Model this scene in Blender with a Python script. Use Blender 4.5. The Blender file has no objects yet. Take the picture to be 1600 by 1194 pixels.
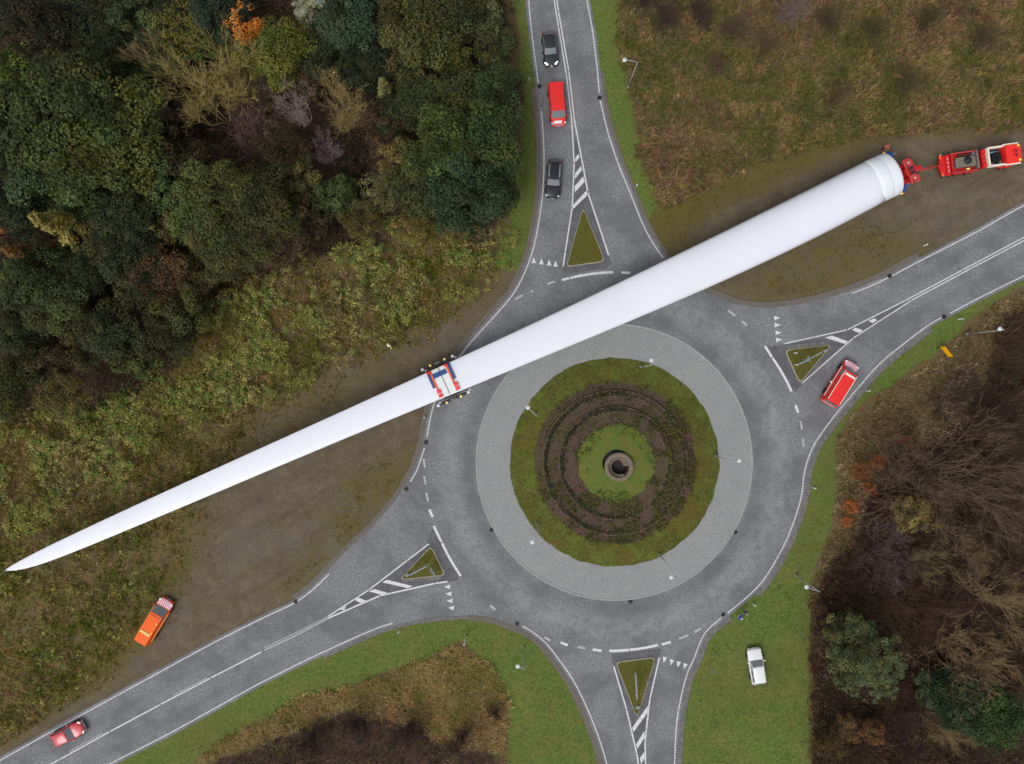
import bpy, bmesh, math, random
import numpy as np
from mathutils import Vector, Matrix
from mathutils.geometry import tessellate_polygon
R = math.radians
scene = bpy.context.scene
col = scene.collection

# ------------------------------------------------------------------ camera, sky, sun, exposure
CAM_H = 100.0          # drone height above the road, metres
PPM = 12.5             # photograph pixels per metre on the ground
cam_d = bpy.data.cameras.new('camera')
cam = bpy.data.objects.new('camera', cam_d)
col.objects.link(cam)
cam.location = (0, 0, CAM_H)
cam.rotation_euler = (0, 0, 0)
cam_d.sensor_width = 36.0
cam_d.lens = 36.0 * CAM_H / (1600.0 / PPM)
cam_d.clip_end = 3000
scene.camera = cam

world = bpy.data.worlds.new('World')
scene.world = world
world.use_nodes = True
wn = world.node_tree.nodes; wl = world.node_tree.links
bg = wn['Background']
sky = wn.new('ShaderNodeTexSky')
sky.sky_type = 'NISHITA'
sky.sun_disc = False
sky.sun_elevation = R(58)
sky.sun_rotation = R(215)
sky.dust_density = 4.0
hs = wn.new('ShaderNodeHueSaturation')
hs.inputs['Saturation'].default_value = 0.22      # overcast: nearly colourless sky
wl.new(sky.outputs[0], hs.inputs['Color'])
wl.new(hs.outputs[0], bg.inputs[0])
bg.inputs[1].default_value = 0.13

sun_d = bpy.data.lights.new('sun', 'SUN')
sun_d.energy = 0.9
sun_d.angle = R(25)
sun_d.color = (1.0, 0.97, 0.93)
sun = bpy.data.objects.new('sun', sun_d)
col.objects.link(sun)
sun.location = (0, 0, 150)
_az = R(215); _el = R(58)
sun_dir = Vector((math.sin(_az) * math.cos(_el), math.cos(_az) * math.cos(_el), math.sin(_el)))
sun.rotation_euler = sun_dir.to_track_quat('Z', 'Y').to_euler()

scene.view_settings.view_transform = 'Standard'
scene.view_settings.look = 'None'
scene.view_settings.gamma = 1.0
scene.view_settings.use_curve_mapping = False
scene.view_settings.exposure = 0.12
try:
    scene.cycles.max_bounces = 4
    scene.cycles.diffuse_bounces = 2
    scene.cycles.glossy_bounces = 2
    scene.cycles.transmission_bounces = 3
    scene.cycles.transparent_max_bounces = 4
except Exception:
    pass

# ------------------------------------------------------------------ helpers
def W(px, py, z=0.0):
    """ground plan: a point read off the survey picture at height z -> metres"""
    k = (CAM_H - z) / CAM_H / PPM
    return Vector(((px - 800.0) * k, (597.0 - py) * k, z))

def lin(r, g, b, f=1.0):
    def c(v):
        v /= 255.0
        return (v / 12.92 if v <= 0.04045 else ((v + 0.055) / 1.055) ** 2.4) * f
    return (c(r), c(g), c(b), 1.0)

def vnoise(x, y, scale, seed=0):
    x = np.asarray(x, float) / scale + seed * 17.31; y = np.asarray(y, float) / scale - seed * 9.77
    ix = np.floor(x); iy = np.floor(y); fx = x - ix; fy = y - iy
    fx = fx * fx * (3 - 2 * fx); fy = fy * fy * (3 - 2 * fy)
    def h(a, b):
        s = np.sin(a * 127.1 + b * 311.7 + seed * 74.7) * 43758.5453
        return s - np.floor(s)
    return (h(ix, iy) * (1 - fx) + h(ix + 1, iy) * fx) * (1 - fy) + (h(ix, iy + 1) * (1 - fx) + h(ix + 1, iy + 1) * fx) * fy

def fbm(x, y, scale, seed=0, oct=3):
    v = 0; a = 0.5; t = 0
    for i in range(oct):
        v = v + a * vnoise(x, y, scale / 2 ** i, seed + i * 3); t += a; a *= 0.55
    return v / t

def smooth(e0, e1, v):
    t = np.clip((v - e0) / (e1 - e0), 0, 1)
    return t * t * (3 - 2 * t)

def sdist(poly, x, y):
    """signed distance to a polygon, positive inside (vectorised)"""
    p = np.asarray(poly, float); q = np.roll(p, -1, 0)
    d2 = np.full(x.shape, 1e18); inside = np.zeros(x.shape, bool)
    for (ax, ay), (bx, by) in zip(p, q):
        ex, ey = bx - ax, by - ay; L = ex * ex + ey * ey + 1e-12
        t = np.clip(((x - ax) * ex + (y - ay) * ey) / L, 0, 1)
        d2 = np.minimum(d2, (x - ax - t * ex) ** 2 + (y - ay - t * ey) ** 2)
        c = ((ay > y) != (by > y))
        with np.errstate(divide='ignore', invalid='ignore'):
            c &= x < (bx - ax) * (y - ay) / ((by - ay) if by != ay else 1e-12) + ax
        inside ^= c
    d = np.sqrt(d2)
    return np.where(inside, d, -d)

def tag(o, label=None, cat=None, group=None, kind=None):
    if label: o['label'] = label
    if cat: o['category'] = cat
    if group: o['group'] = group
    if kind: o['kind'] = kind
    return o

def empty(name, loc=(0, 0, 0), rz=0.0):
    o = bpy.data.objects.new(name, None)
    o.empty_display_size = 0.3
    o.location = loc; o.rotation_euler = (0, 0, rz)
    col.objects.link(o)
    return o

class MB:
    """collects shapes; build() links them as one mesh object"""
    def __init__(self): self.v = []; self.f = []; self.s = []
    def raw(self, vs, fs, smooth=False):
        n = len(self.v)
        self.v += [tuple(p) for p in vs]
        self.f += [tuple(n + i for i in f) for f in fs]
        self.s += [smooth] * len(fs)
        return self
    def box(self, c, s, rz=0.0, taper=1.0, m=None, ch=0.0):
        """box centred at c, sizes s, chamfered vertical edges when ch > 0"""
        hx, hy, hz = s[0] / 2, s[1] / 2, s[2] / 2
        if ch > 0:
            ring = [(hx - ch, -hy), (hx, -hy + ch), (hx, hy - ch), (hx - ch, hy), (-hx + ch, hy), (-hx, hy - ch), (-hx, -hy + ch), (-hx + ch, -hy)]
        else:
            ring = [(hx, -hy), (hx, hy), (-hx, hy), (-hx, -hy)]
        n = len(ring); vs = []
        lv = [(-hz, 1.0), (hz, taper)]
        if ch > 0: lv = [(-hz, 1.0), (hz - ch * .7, 1.0 * (taper + .0)), (hz, taper * (1 - ch / max(hx, hy)))]
        for z, k in lv:
            for x, y in ring: vs.append(Vector((x * k, y * k, z)))
        M = Matrix.Translation(Vector(c)) @ Matrix.Rotation(rz, 4, 'Z')
        if m is not None: M = Matrix.Translation(Vector(c)) @ m
        vs = [M @ p for p in vs]
        fs = []
        for l in range(len(lv) - 1):
            for i in range(n):
                j = (i + 1) % n
                fs.append((l * n + i, l * n + j, (l + 1) * n + j, (l + 1) * n + i))
        fs.append(tuple(reversed(range(n)))); fs.append(tuple(range((len(lv) - 1) * n, len(lv) * n)))
        return self.raw(vs, fs)
    def tube(self, pts, rad, n=8, cap=True, smooth=True):
        pts = [Vector(p) for p in pts]
        if not hasattr(rad, '__len__'): rad = [rad] * len(pts)
        vs = []; fs = []
        up = Vector((0, 0, 1))
        for i, p in enumerate(pts):
            t = (pts[min(i + 1, len(pts) - 1)] - pts[max(i - 1, 0)]).normalized()
            a = t.cross(up)
            if a.length < 1e-3: a = t.cross(Vector((1, 0, 0)))
            a.normalize(); b = t.cross(a)
            for k in range(n):
                w = 2 * math.pi * k / n
                vs.append(p + (a * math.cos(w) + b * math.sin(w)) * rad[i])
        for i in range(len(pts) - 1):
            for k in range(n):
                l = (k + 1) % n
                fs.append((i * n + k, (i + 1) * n + k, (i + 1) * n + l, i * n + l))
        if cap:
            fs.append(tuple(range(n))); fs.append(tuple(reversed(range((len(pts) - 1) * n, len(pts) * n))))
        return self.raw(vs, fs, smooth)
    def lathe(self, prof, n=32, c=(0, 0, 0), smooth=True, close=False):
        vs = []; fs = []
        for r, z in prof:
            for k in range(n):
                w = 2 * math.pi * k / n
                vs.append((c[0] + r * math.cos(w), c[1] + r * math.sin(w), c[2] + z))
        for i in range(len(prof) - 1):
            for k in range(n):
                l = (k + 1) % n
                fs.append((i * n + k, i * n + l, (i + 1) * n + l, (i + 1) * n + k))
        if close:
            fs.append(tuple(reversed(range(n)))); fs.append(tuple(range((len(prof) - 1) * n, len(prof) * n)))
        return self.raw(vs, fs, smooth)
    def loft(self, rings, cap=True, smooth=True, closed=True):
        n = len(rings[0]); vs = [p for r in rings for p in r]; fs = []
        for i in range(len(rings) - 1):
            for k in range(n if closed else n - 1):
                l = (k + 1) % n
                fs.append((i * n + k, (i + 1) * n + k, (i + 1) * n + l, i * n + l))
        if cap:
            fs.append(tuple(range(n))); fs.append(tuple(reversed(range((len(rings) - 1) * n, len(rings) * n))))
        return self.raw(vs, fs, smooth)
    def slab(self, corners, t=0.02, inset=0.0):
        """thin panel from 4 corners (counter-clockwise seen from outside), raised t along its normal"""
        c = [Vector(p) for p in corners]; m = sum(c, Vector()) / len(c)
        nrm = (c[1] - c[0]).cross(c[2] - c[0]).normalized()
        if inset: c = [p + (m - p) * inset for p in c]
        n = len(c)
        vs = [p - nrm * .01 for p in c] + [p + nrm * t for p in c]
        fs = [tuple(range(n, 2 * n)), tuple(reversed(range(n)))] + [(i, (i + 1) % n, n + (i + 1) % n, n + i) for i in range(n)]
        return self.raw(vs, fs)
    def mesh(self, name):
        me = bpy.data.meshes.new(name)
        me.from_pydata([tuple(p) for p in self.v], [], self.f)
        if any(self.s): me.polygons.foreach_set('use_smooth', self.s)
        me.update()
        return me
    def build(self, name, mat=None, parent=None, loc=None, rz=None):
        return link(name, self.mesh(name), mat, parent, loc, rz)

def link(name, me, mat=None, parent=None, loc=None, rz=None):
    if mat is not None and not me.materials: me.materials.append(mat)
    o = bpy.data.objects.new(name, me)
    col.objects.link(o)
    if parent is not None: o.parent = parent
    if loc is not None: o.location = loc
    if rz is not None: o.rotation_euler = (0, 0, rz)
    return o

def big_mesh(name, co, tri, nper, colors=None, smooth=False):
    """numpy mesh: co (N,3), tri (M,nper); colors (N,4) as point attribute 'tint'"""
    me = bpy.data.meshes.new(name)
    N, M = len(co), len(tri)
    me.vertices.add(N); me.vertices.foreach_set('co', np.ascontiguousarray(co, np.float32).ravel())
    me.loops.add(M * nper); me.loops.foreach_set('vertex_index', np.ascontiguousarray(tri, np.int32).ravel())
    me.polygons.add(M); me.polygons.foreach_set('loop_start', np.arange(0, M * nper, nper, dtype=np.int32))
    if smooth: me.polygons.foreach_set('use_smooth', np.ones(M, bool))
    if colors is not None:
        a = me.attributes.new('tint', 'FLOAT_COLOR', 'POINT')
        a.data.foreach_set('color', np.ascontiguousarray(colors, np.float32).ravel())
    me.update(calc_edges=True)
    return me

# ------------------------------------------------------------------ materials
class NT:
    """small helper round a node tree"""
    def __init__(self, name):
        self.m = bpy.data.materials.new(name); self.m.use_nodes = True
        self.t = self.m.node_tree; self.n = self.t.nodes; self.l = self.t.links
        self.b = self.n['Principled BSDF']
    def new(self, typ, **kw):
        n = self.n.new(typ)
        for k, v in kw.items(): setattr(n, k, v)
        return n
    def set(self, sock, v):
        if hasattr(v, 'is_output') or isinstance(v, bpy.types.NodeSocket): self.l.new(v, sock)
        else: sock.default_value = v
    def math(self, op, a, b=0.0, c=None):
        n = self.new('ShaderNodeMath', operation=op)
        self.set(n.inputs[0], a); self.set(n.inputs[1], b)
        if c is not None: self.set(n.inputs[2], c)
        return n.outputs[0]
    def mix(self, f, a, b, mode='MIX'):
        n = self.new('ShaderNodeMix', data_type='RGBA', blend_type=mode)
        self.set(n.inputs[0], f); self.set(n.inputs[6], a); self.set(n.inputs[7], b)
        return n.outputs[2]
    def noise(self, scale, detail=4.0, rough=0.6, vec=None, out=0, dist=0.0):
        n = self.new('ShaderNodeTexNoise')
        n.inputs['Scale'].default_value = scale; n.inputs['Detail'].default_value = detail
        n.inputs['Roughness'].default_value = rough; n.inputs['Distortion'].default_value = dist
        if vec is not None: self.l.new(vec, n.inputs['Vector'])
        return n.outputs[out]
    def ramp(self, f, stops):
        n = self.new('ShaderNodeValToRGB'); e = n.color_ramp.elements
        while len(e) > 1: e.remove(e[0])
        e[0].position = stops[0][0]; e[0].color = stops[0][1]
        for p, c in stops[1:]:
            x = e.new(p); x.color = c
        self.set(n.inputs[0], f)
        return n.outputs[0]
    def step(self, f, lo, hi):
        n = self.new('ShaderNodeMapRange'); n.interpolation_type = 'SMOOTHSTEP'
        self.set(n.inputs[0], f); n.inputs[1].default_value = lo; n.inputs[2].default_value = hi
        return n.outputs[0]
    def obj(self): return self.new('ShaderNodeTexCoord').outputs['Object']
    def bump(self, h, strength=0.5, dist=0.05):
        n = self.new('ShaderNodeBump'); n.inputs['Strength'].default_value = strength; n.inputs['Distance'].default_value = dist
        self.l.new(h, n.inputs['Height']); self.l.new(n.outputs[0], self.b.inputs['Normal'])
    def fin(self, color, rough=0.8, spec=0.3, metal=0.0):
        self.set(self.b.inputs['Base Color'], color)
        self.set(self.b.inputs['Roughness'], rough)
        self.b.inputs['Specular IOR Level'].default_value = spec
        self.b.inputs['Metallic'].default_value = metal
        return self.m

_mats = {}
def paint(name, c, rough=0.35, spec=0.5, metal=0.0, dirt=0.12, coat=0.0):
    """painted / plain surface with a little procedural wear"""
    if name in _mats: return _mats[name]
    t = NT(name)
    f = t.noise(3.0, 5.0, 0.7, t.obj())
    c2 = (c[0] * (1 - dirt) + .02 * dirt, c[1] * (1 - dirt) + .018 * dirt, c[2] * (1 - dirt) + .015 * dirt, 1)
    m = t.fin(t.mix(t.step(f, 0.35, 0.7), c, c2), rough, spec, metal)
    t.b.inputs['Coat Weight'].default_value = coat
    _mats[name] = m
    return m

def glow(name, c, e):
    if name in _mats: return _mats[name]
    t = NT(name); t.fin(c, 0.3)
    t.b.inputs['Emission Color'].default_value = c; t.b.inputs['Emission Strength'].default_value = e
    _mats[name] = t.m
    return t.m
# ------------------------------------------------------------------ plan of the roads (survey pixels)
LN = [(664,-1400),(818,-120),(826,0),(832,60),(841,130),(848,200),(850,250),(848,300),(843,340),(833,390),(818,430),(800,462),(770,497),(740,530),(716,560),(692,595),(679,628),(671,660),(666,690),(660,710),(651,736),(644,748),(622,784),(580,832),(545,864),(514,897),(488,922),(462,941),(423,960),(400,971),(329,1007),(241,1055),(186,1085),(88,1139),(0,1188),(-150,1270),(-1450,1981)]
LS = [(-1450,2071),(-150,1360),(0,1283),(173,1193),(261,1148),(330,1110),(400,1071),(488,1027),(576,987),(613,974),(651,965),(701,959),(739,957),(772,962),(800,972),(825,983),(850,1002),(873,1030),(895,1062),(913,1097),(931,1140),(948,1193),(975,1300),(1062,2300)]
LE = [(1137,2300),(1050,1300),(1054,1193),(1057,1133),(1064,1090),(1074,1052),(1084,1030),(1101,990),(1127,966),(1137,958),(1177,924),(1200,896),(1228,846),(1245,801),(1253,771),(1256,743),(1263,716),(1275,690),(1300,655),(1318,633),(1346,600),(1371,572),(1401,546),(1451,508),(1484,490),(1527,467),(1600,431),(1750,357),(2900,-210)]
LR = [(2900,-322),(1750,245),(1600,321),(1527,362),(1439,407),(1388,434),(1346,453),(1300,468),(1250,480),(1200,486),(1164,483),(1137,476),(1094,456),(1060,428),(1036,403),(1009,360),(984,300),(966,256),(951,211),(941,171),(937,151),(933,106),(926,50),(917,0),(895,-120),(741,-1400)]
RC = (960.0, 722.0)       # centre of the roundabout

def spline(pts, step=7.0):
    out = []
    P = [pts[0]] + list(pts) + [pts[-1]]
    for i in range(1, len(P) - 2):
        a, b, c, d = [np.array(P[i + k], float) for k in (-1, 0, 1, 2)]
        L = np.linalg.norm(c - b)
        if np.linalg.norm(b - a) > 400: a = b - (c - b)
        if np.linalg.norm(d - c) > 400: d = c + (c - b)
        if L > 400: a, d = b - (c - b), c + (c - b)
        n = max(1, int(L / (step if L < 400 else 40.0)))
        for k in range(n):
            t = k / n
            out.append(tuple(0.5 * (2 * b + (c - a) * t + (2 * a - 5 * b + 4 * c - d) * t * t + (3 * b - a - 3 * c + d) * t ** 3)))
    out.append(tuple(pts[-1]))
    return out

def offset(pts, d):
    p = np.array(pts, float)
    t = np.gradient(p, axis=0); t /= np.linalg.norm(t, axis=1)[:, None] + 1e-9
    n = np.stack([-t[:, 1], t[:, 0]], 1)
    dd = np.asarray(d, float)
    return p + n * (dd[:, None] if dd.ndim else dd)

def ribbon(mb, pts, d0, d1, z, dash=None, z1=None):
    """strip along a plan line between two offsets (pixels); dash = (on, off) metres"""
    if dash:
        p = np.array(pts, float); s = np.r_[0, np.cumsum(np.linalg.norm(np.diff(p, axis=0), axis=1))]
        on, off = dash[0] * PPM, dash[1] * PPM; a = 0.0
        while a < s[-1] - 1.0:
            q = np.stack([np.interp([a, min(a + on, s[-1])], s, p[:, k]) for k in (0, 1)], 1)
            ribbon(mb, q, d0, d1, z); a += on + off
        return mb
    A = offset(pts, d0); B = offset(pts, d1); n = len(A)
    vs = [W(*q)[:2] + (z,) if False else (W(*q).x, W(*q).y, z) for q in A] + [(W(*q).x, W(*q).y, z if z1 is None else z1) for q in B]
    # outward = picture left-hand normal; wind so that the face looks up
    fs = [(i, n + i, n + i + 1, i + 1) for i in range(n - 1)]
    v0, v1, v2 = [Vector(vs[k]) for k in fs[0][:3]]
    if (v1 - v0).cross(v2 - v0).z < 0: fs = [tuple(reversed(f)) for f in fs]
    return mb.raw(vs, fs)

def flat(mb, pts, z):
    vs = [(W(*p).x, W(*p).y, z) for p in pts]
    tr = tessellate_polygon([[Vector(v) for v in vs]])
    fs = []
    for t in tr:
        a, b, c = [Vector(vs[i]) for i in t]
        fs.append(t if (b - a).cross(c - a).z > 0 else tuple(reversed(t)))
    return mb.raw(vs, fs)

def arc(r0, a0, a1, n=24, c=RC):
    return [(c[0] + r0 * math.cos(R(a0 + (a1 - a0) * i / n)), c[1] + r0 * math.sin(R(a0 + (a1 - a0) * i / n))) for i in range(n + 1)]

sN, sS, sE, sR = spline(LN), spline(LS), spline(LE), spline(LR)
ROAD = [tuple(q) for s in (sN, sS, sE, sR) for q in offset(s, 5.0)]

# ------------------------------------------------------------------ ground zones (survey pixels)
Z_MUD_W = [(818,402),(775,455),(700,502),(640,534),(560,570),(480,614),(420,652),(385,692),(330,747),(314,800),(300,860),(278,905),(246,950),(222,1003),(185,1048),(120,1092),(60,1130),(0,1163),(-80,1200),(-80,1280),(330,1030),(500,960),(640,800),(700,660),(850,440)]
Z_MUD_N = [(1020,420),(1080,345),(1250,262),(1380,224),(1480,208),(1560,212),(1760,180),(1760,300),(1430,430),(1300,480),(1180,480),(1080,450)]
Z_OCH = [[(1000,350),(1040,300),(1140,270),(1330,222),(1260,268),(1120,330),(1040,405)],
         [(1140,452),(1220,400),(1330,345),(1420,350),(1450,390),(1390,440),(1300,475),(1190,478)],
         [(540,745),(640,690),(664,700),(650,745),(560,850),(470,930),(430,920),(500,830)],
         [(430,655),(560,578),(650,540),(600,575),(520,640),(440,700),(370,740)],
         [(290,860),(330,800),(320,880),(270,960),(225,1010),(190,1050),(100,1110),(60,1120),(200,960)]]
Z_GRASS = [[(796,-120),(846,-120),(848,130),(858,260),(846,380),(820,425),(772,412),(792,360),(812,280),(817,150),(803,0)],
           [(910,-120),(955,-120),(968,60),(984,130),(998,210),(1016,260),(1034,300),(1012,338),(1000,352),(975,310),(930,150)],
           [(1760,345),(1760,372),(1640,425),(1560,466),(1500,512),(1455,560),(1385,607),(1327,648),(1303,692),(1310,760),(1300,812),(1282,868),(1263,915),(1264,1000),(1266,1300),(1030,1300),(1045,1130),(1068,1020),(1120,950),(1190,880),(1235,800),(1245,740),(1285,660),(1370,560),(1470,490)],
           [(60,1260),(180,1180),(400,1060),(600,960),(750,945),(840,980),(910,1060),(960,1200),(975,1300),(792,1300),(788,1150),(794,1090),(766,1032),(720,1006),(660,1030),(560,1070),(480,1092),(400,1130),(320,1180),(200,1260)]]
Z_DRY = [[(770,1034),(715,1008),(660,1032),(560,1072),(480,1094),(380,1150),(330,1190),(560,1110),(640,1105),(700,1140),(770,1150),(795,1090)],
         [(962,-120),(1760,-120),(1760,190),(1500,205),(1330,218),(1200,252),(1030,325),(990,200),(965,60)],
         [(800,365),(700,335),(600,375),(450,420),(380,440),(280,560),(180,640),(60,660),(-100,640),(-100,1210),(20,1165),(180,1055),(285,860),(330,742),(430,648),(560,570),(700,502),(800,430)],
         [(1560,470),(1640,430),(1640,470),(1560,540),(1530,620),(1460,680),(1370,720),(1330,800),(1340,840),(1290,880),(1275,900),(1300,810),(1305,690),(1390,605),(1460,560)]]

def zone_w(polys, px, py, soft=7.0, wob=9.0, seed=0):
    w = np.zeros(px.shape)
    wb = (fbm(px, py, 38.0, seed, 4) - 0.5) * 2 * wob
    for p in polys:
        a = np.array(p); m = 60
        k = (px > a[:, 0].min() - m) & (px < a[:, 0].max() + m) & (py > a[:, 1].min() - m) & (py < a[:, 1].max() + m)
        if not k.any(): continue
        w[k] = np.maximum(w[k], smooth(-soft, soft, sdist(p, px[k], py[k]) + wb[k]))
    return w

def road_sd(px, py):
    return sdist(ROAD[::2], px, py)          # pixels, positive on the road

def ground_z(x, y, sd=None):
    px = 800 + x * PPM; py = 597 - y * PPM
    if sd is None: sd = road_sd(px, py)
    away = smooth(10, 70, -sd)
    mud = np.maximum(zone_w([Z_MUD_W, Z_MUD_N], px, py, 30, 5, 4), 0)
    h = (fbm(x, y, 11.0, 5, 3) - 0.5) * 1.1 * away * (1 - 0.85 * mud) + (fbm(x, y, 2.0, 8, 2) - 0.5) * 0.16 * away
    return np.where(sd > -8, -0.06, -0.06 + 0.09 * smooth(6, 18, -sd)) + h

# one sheet: fine in view, coarse out to the horizon
gx = np.r_[-900, -600, -400, -260, -180, -130, -100, np.arange(-84, 84.01, 0.33), 100, 130, 180, 260, 400, 600, 900]
gy = np.r_[-900, -600, -400, -260, -180, -130, -95, -75, np.arange(-62, 62.01, 0.33), 75, 95, 130, 180, 260, 400, 600, 900]
X, Y = np.meshgrid(gx, gy); nx, ny = len(gx), len(gy)
PX, PY = 800 + X * PPM, 597 - Y * PPM
SD = road_sd(PX, PY)
Z = ground_z(X, Y, SD)
zc = np.stack([np.maximum(zone_w(Z_DRY, PX, PY, 12, 14, 1), smooth(-26, -8, np.maximum.reduce([sdist(p_, PX, PY) for p_ in [Z_MUD_W, Z_MUD_N] + Z_GRASS]))), zone_w(Z_OCH, PX, PY, 22, 16, 2), zone_w([Z_MUD_W, Z_MUD_N], PX, PY, 30, 18, 3), zone_w(Z_GRASS, PX, PY, 6, 9, 4)], -1)
out_ = smooth(64, 90, np.maximum(np.abs(X), np.abs(Y) * 1.3))
zc[..., 0] = np.maximum(zc[..., 0], out_ * smooth(.4, .6, fbm(X, Y, 40, 12, 3)))
zc[..., 3] = np.maximum(zc[..., 3], out_ * smooth(-90, -70, SD))
# tyre ruts pressed into the soft ground
i0 = np.arange(ny - 1)[:, None] * nx + np.arange(nx - 1)[None, :]
quads = np.stack([i0, i0 + 1, i0 + 1 + nx, i0 + nx], -1).reshape(-1, 4)
gme = big_mesh('ground', np.stack([X, Y, Z], -1).reshape(-1, 3), quads, 4, zc.reshape(-1, 4), True)

t = NT('ground_cover')
oc = t.obj()
at = t.new('ShaderNodeAttribute', attribute_name='tint')
sp = t.new('ShaderNodeSeparateColor'); t.l.new(at.outputs['Color'], sp.inputs[0])
n1 = t.noise(0.35, 6, 0.65, oc); n2 = t.noise(2.2, 5, 0.7, oc); n3 = t.noise(9.0, 4, 0.75, oc); n4 = t.noise(0.12, 4, 0.6, oc)
def edge(w, amt=0.7):
    # ragged borders: fine noise decides where one cover gives way to the next
    k = t.math('ADD', w, t.math('MULTIPLY', t.math('SUBTRACT', t.mix(0.5, n2, n3), 0.5), amt))
    return t.step(k, 0.3, 0.7)
litter = t.mix(t.step(n2, .35, .7), lin(52, 40, 35), lin(88, 66, 52))
litter = t.mix(t.step(n1, .5, .75), litter, lin(74, 66, 42))
dry = t.mix(t.step(n3, .35, .68), lin(84, 72, 46), lin(124, 104, 72))
dry = t.mix(t.math('MULTIPLY', t.step(n1, .42, .66), .7), dry, lin(88, 86, 46))
och = t.mix(t.step(n3, .3, .7), lin(80, 70, 38), lin(112, 98, 56))
och = t.mix(t.math('MULTIPLY', t.step(n2, .38, .64), .8), och, lin(84, 84, 42)); och = t.mix(t.math('MULTIPLY', t.step(n1, .46, .7), .6), och, lin(104, 82, 46))
st = t.new('ShaderNodeMapping'); t.l.new(oc, st.inputs[0]); st.vector_type = 'TEXTURE'; st.inputs['Rotation'].default_value = (0, 0, R(33)); st.inputs['Scale'].default_value = (9.0, .55, 1)
n5 = t.noise(0.7, 4, 0.6, st.outputs[0])
mud = t.mix(t.math('MULTIPLY', t.step(n5, .42, .68), .6), lin(102, 90, 73), lin(86, 74, 60))
mud = t.mix(t.math('MULTIPLY', t.step(n3, .45, .75), .4), mud, lin(78, 66, 52))
n8 = t.noise(.5, 6, .78, oc, dist=.25)
mud = t.mix(t.math('MULTIPLY', t.step(n8, .46, .64), .7), mud, lin(118, 105, 86)); mud = t.mix(t.math('MULTIPLY', t.step(n8, .44, .3), .7), mud, lin(74, 63, 51))
mud = t.mix(t.math('MULTIPLY', t.step(n1, .45, .75), .7), mud, lin(96, 88, 60))
mud = t.mix(t.math('MULTIPLY', t.step(n2, .5, .8), .7), mud, lin(84, 70, 56))
mud = t.mix(t.math('MULTIPLY', t.step(n4, .48, .72), .6), mud, lin(90, 86, 78))
grs = t.mix(t.step(n3, .3, .72), lin(74, 88, 34), lin(106, 124, 58))
grs = t.mix(t.math('MULTIPLY', t.step(n1, .42, .64), .7), grs, lin(112, 108, 56))
grs = t.mix(t.math('MULTIPLY', t.step(n4, .42, .66), .6), grs, lin(86, 112, 44))
grs = t.mix(t.math('MULTIPLY', t.step(n2, .46, .68), .6), grs, lin(68, 78, 34))
n6 = t.noise(3.4, 4, .85, oc); n7 = t.noise(.9, 4, .8, oc)
grs = t.mix(t.math('MULTIPLY', t.step(n6, .5, .64), .6), grs, lin(116, 126, 70)); grs = t.mix(t.math('MULTIPLY', t.step(n6, .5, .36), .5), grs, lin(60, 70, 30))
grs = t.mix(t.math('MULTIPLY', t.step(n7, .54, .7), .4), grs, lin(106, 104, 58))
c = t.mix(edge(sp.outputs[0], 1.0), litter, dry)
c = t.mix(edge(sp.outputs[1], 0.8), c, och)
c = t.mix(t.step(t.math('ADD', sp.outputs[2], t.math('MULTIPLY', t.math('SUBTRACT', n2, 0.5), .9)), .1, .9), c, mud)
c = t.mix(t.math('MULTIPLY', t.math('MULTIPLY', sp.outputs[1], t.step(t.math('ADD', t.math('MULTIPLY', n8, .6), t.math('MULTIPLY', n2, .4)), .34, .6)), .95), c, och)
grs = t.mix(t.math('MULTIPLY', t.step(t.noise(.07, 4, .6, oc), .5, .62), .5), grs, lin(96, 100, 50))
c = t.mix(edge(at.outputs['Alpha'], 0.8), c, grs)
wet = t.math('MULTIPLY', sp.outputs[2], t.step(n4, .5, .7))
t.fin(c, t.math('SUBTRACT', 0.95, t.math('MULTIPLY', wet, 0.45)), 0.25)
t.bump(t.math('ADD', t.math('MULTIPLY', n3, 0.6), n2), 0.7, 0.12)
ground = link('ground', gme, t.m)
tag(ground, 'grass verges, brown mud and leaf litter around the roundabout', 'ground', kind='structure')

# ------------------------------------------------------------------ asphalt
t = NT('asphalt'); oc = t.obj()
f = t.noise(7.0, 4, 0.85, oc); g = t.noise(3.0, 5, 0.85, oc); h = t.noise(0.22, 5, 0.6, oc); k = t.noise(0.9, 4, 0.6, oc)
c = t.mix(t.step(f, .34, .66), lin(86, 87, 91), lin(149, 151, 154))
c = t.mix(t.math('MULTIPLY', t.step(g, .44, .62), .6), c, lin(94, 95, 97))
c = t.mix(t.math('MULTIPLY', t.step(t.noise(4.2, 3, .8, oc), .53, .66), .6), c, lin(158, 161, 160))
c = t.mix(t.math('MULTIPLY', t.step(h, .4, .62), .7), c, lin(96, 97, 101))
c = t.mix(t.math('MULTIPLY', t.step(k, .52, .74), .35), c, lin(136, 138, 140))
# worn wheel tracks round the circle: bands that follow the radius
sx = t.new('ShaderNodeSeparateXYZ'); t.l.new(oc, sx.inputs[0])
dx = t.math('SUBTRACT', sx.outputs[0], W(*RC).x); dy = t.math('SUBTRACT', sx.outputs[1], W(*RC).y)
rr = t.math('SQRT', t.math('ADD', t.math('MULTIPLY', dx, dx), t.math('MULTIPLY', dy, dy)))
band = t.math('MULTIPLY', t.step(t.math('ABSOLUTE', t.math('SUBTRACT', rr, 20.7)), 1.9, 0.4), t.step(k, .3, .6))
c = t.mix(t.math('MULTIPLY', band, .36), c, lin(148, 150, 150))
c = t.mix(t.math('MULTIPLY', t.math('MULTIPLY', t.step(t.math('ABSOLUTE', t.math('SUBTRACT', rr, 18.1)), 1.0, .2), t.step(k, .2, .6)), .4), c, lin(92, 93, 96))
c = t.mix(t.math('MULTIPLY', t.step(t.noise(.5, 5, .7, oc, dist=.6), .6, .72), .3), c, lin(88, 88, 92))
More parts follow.
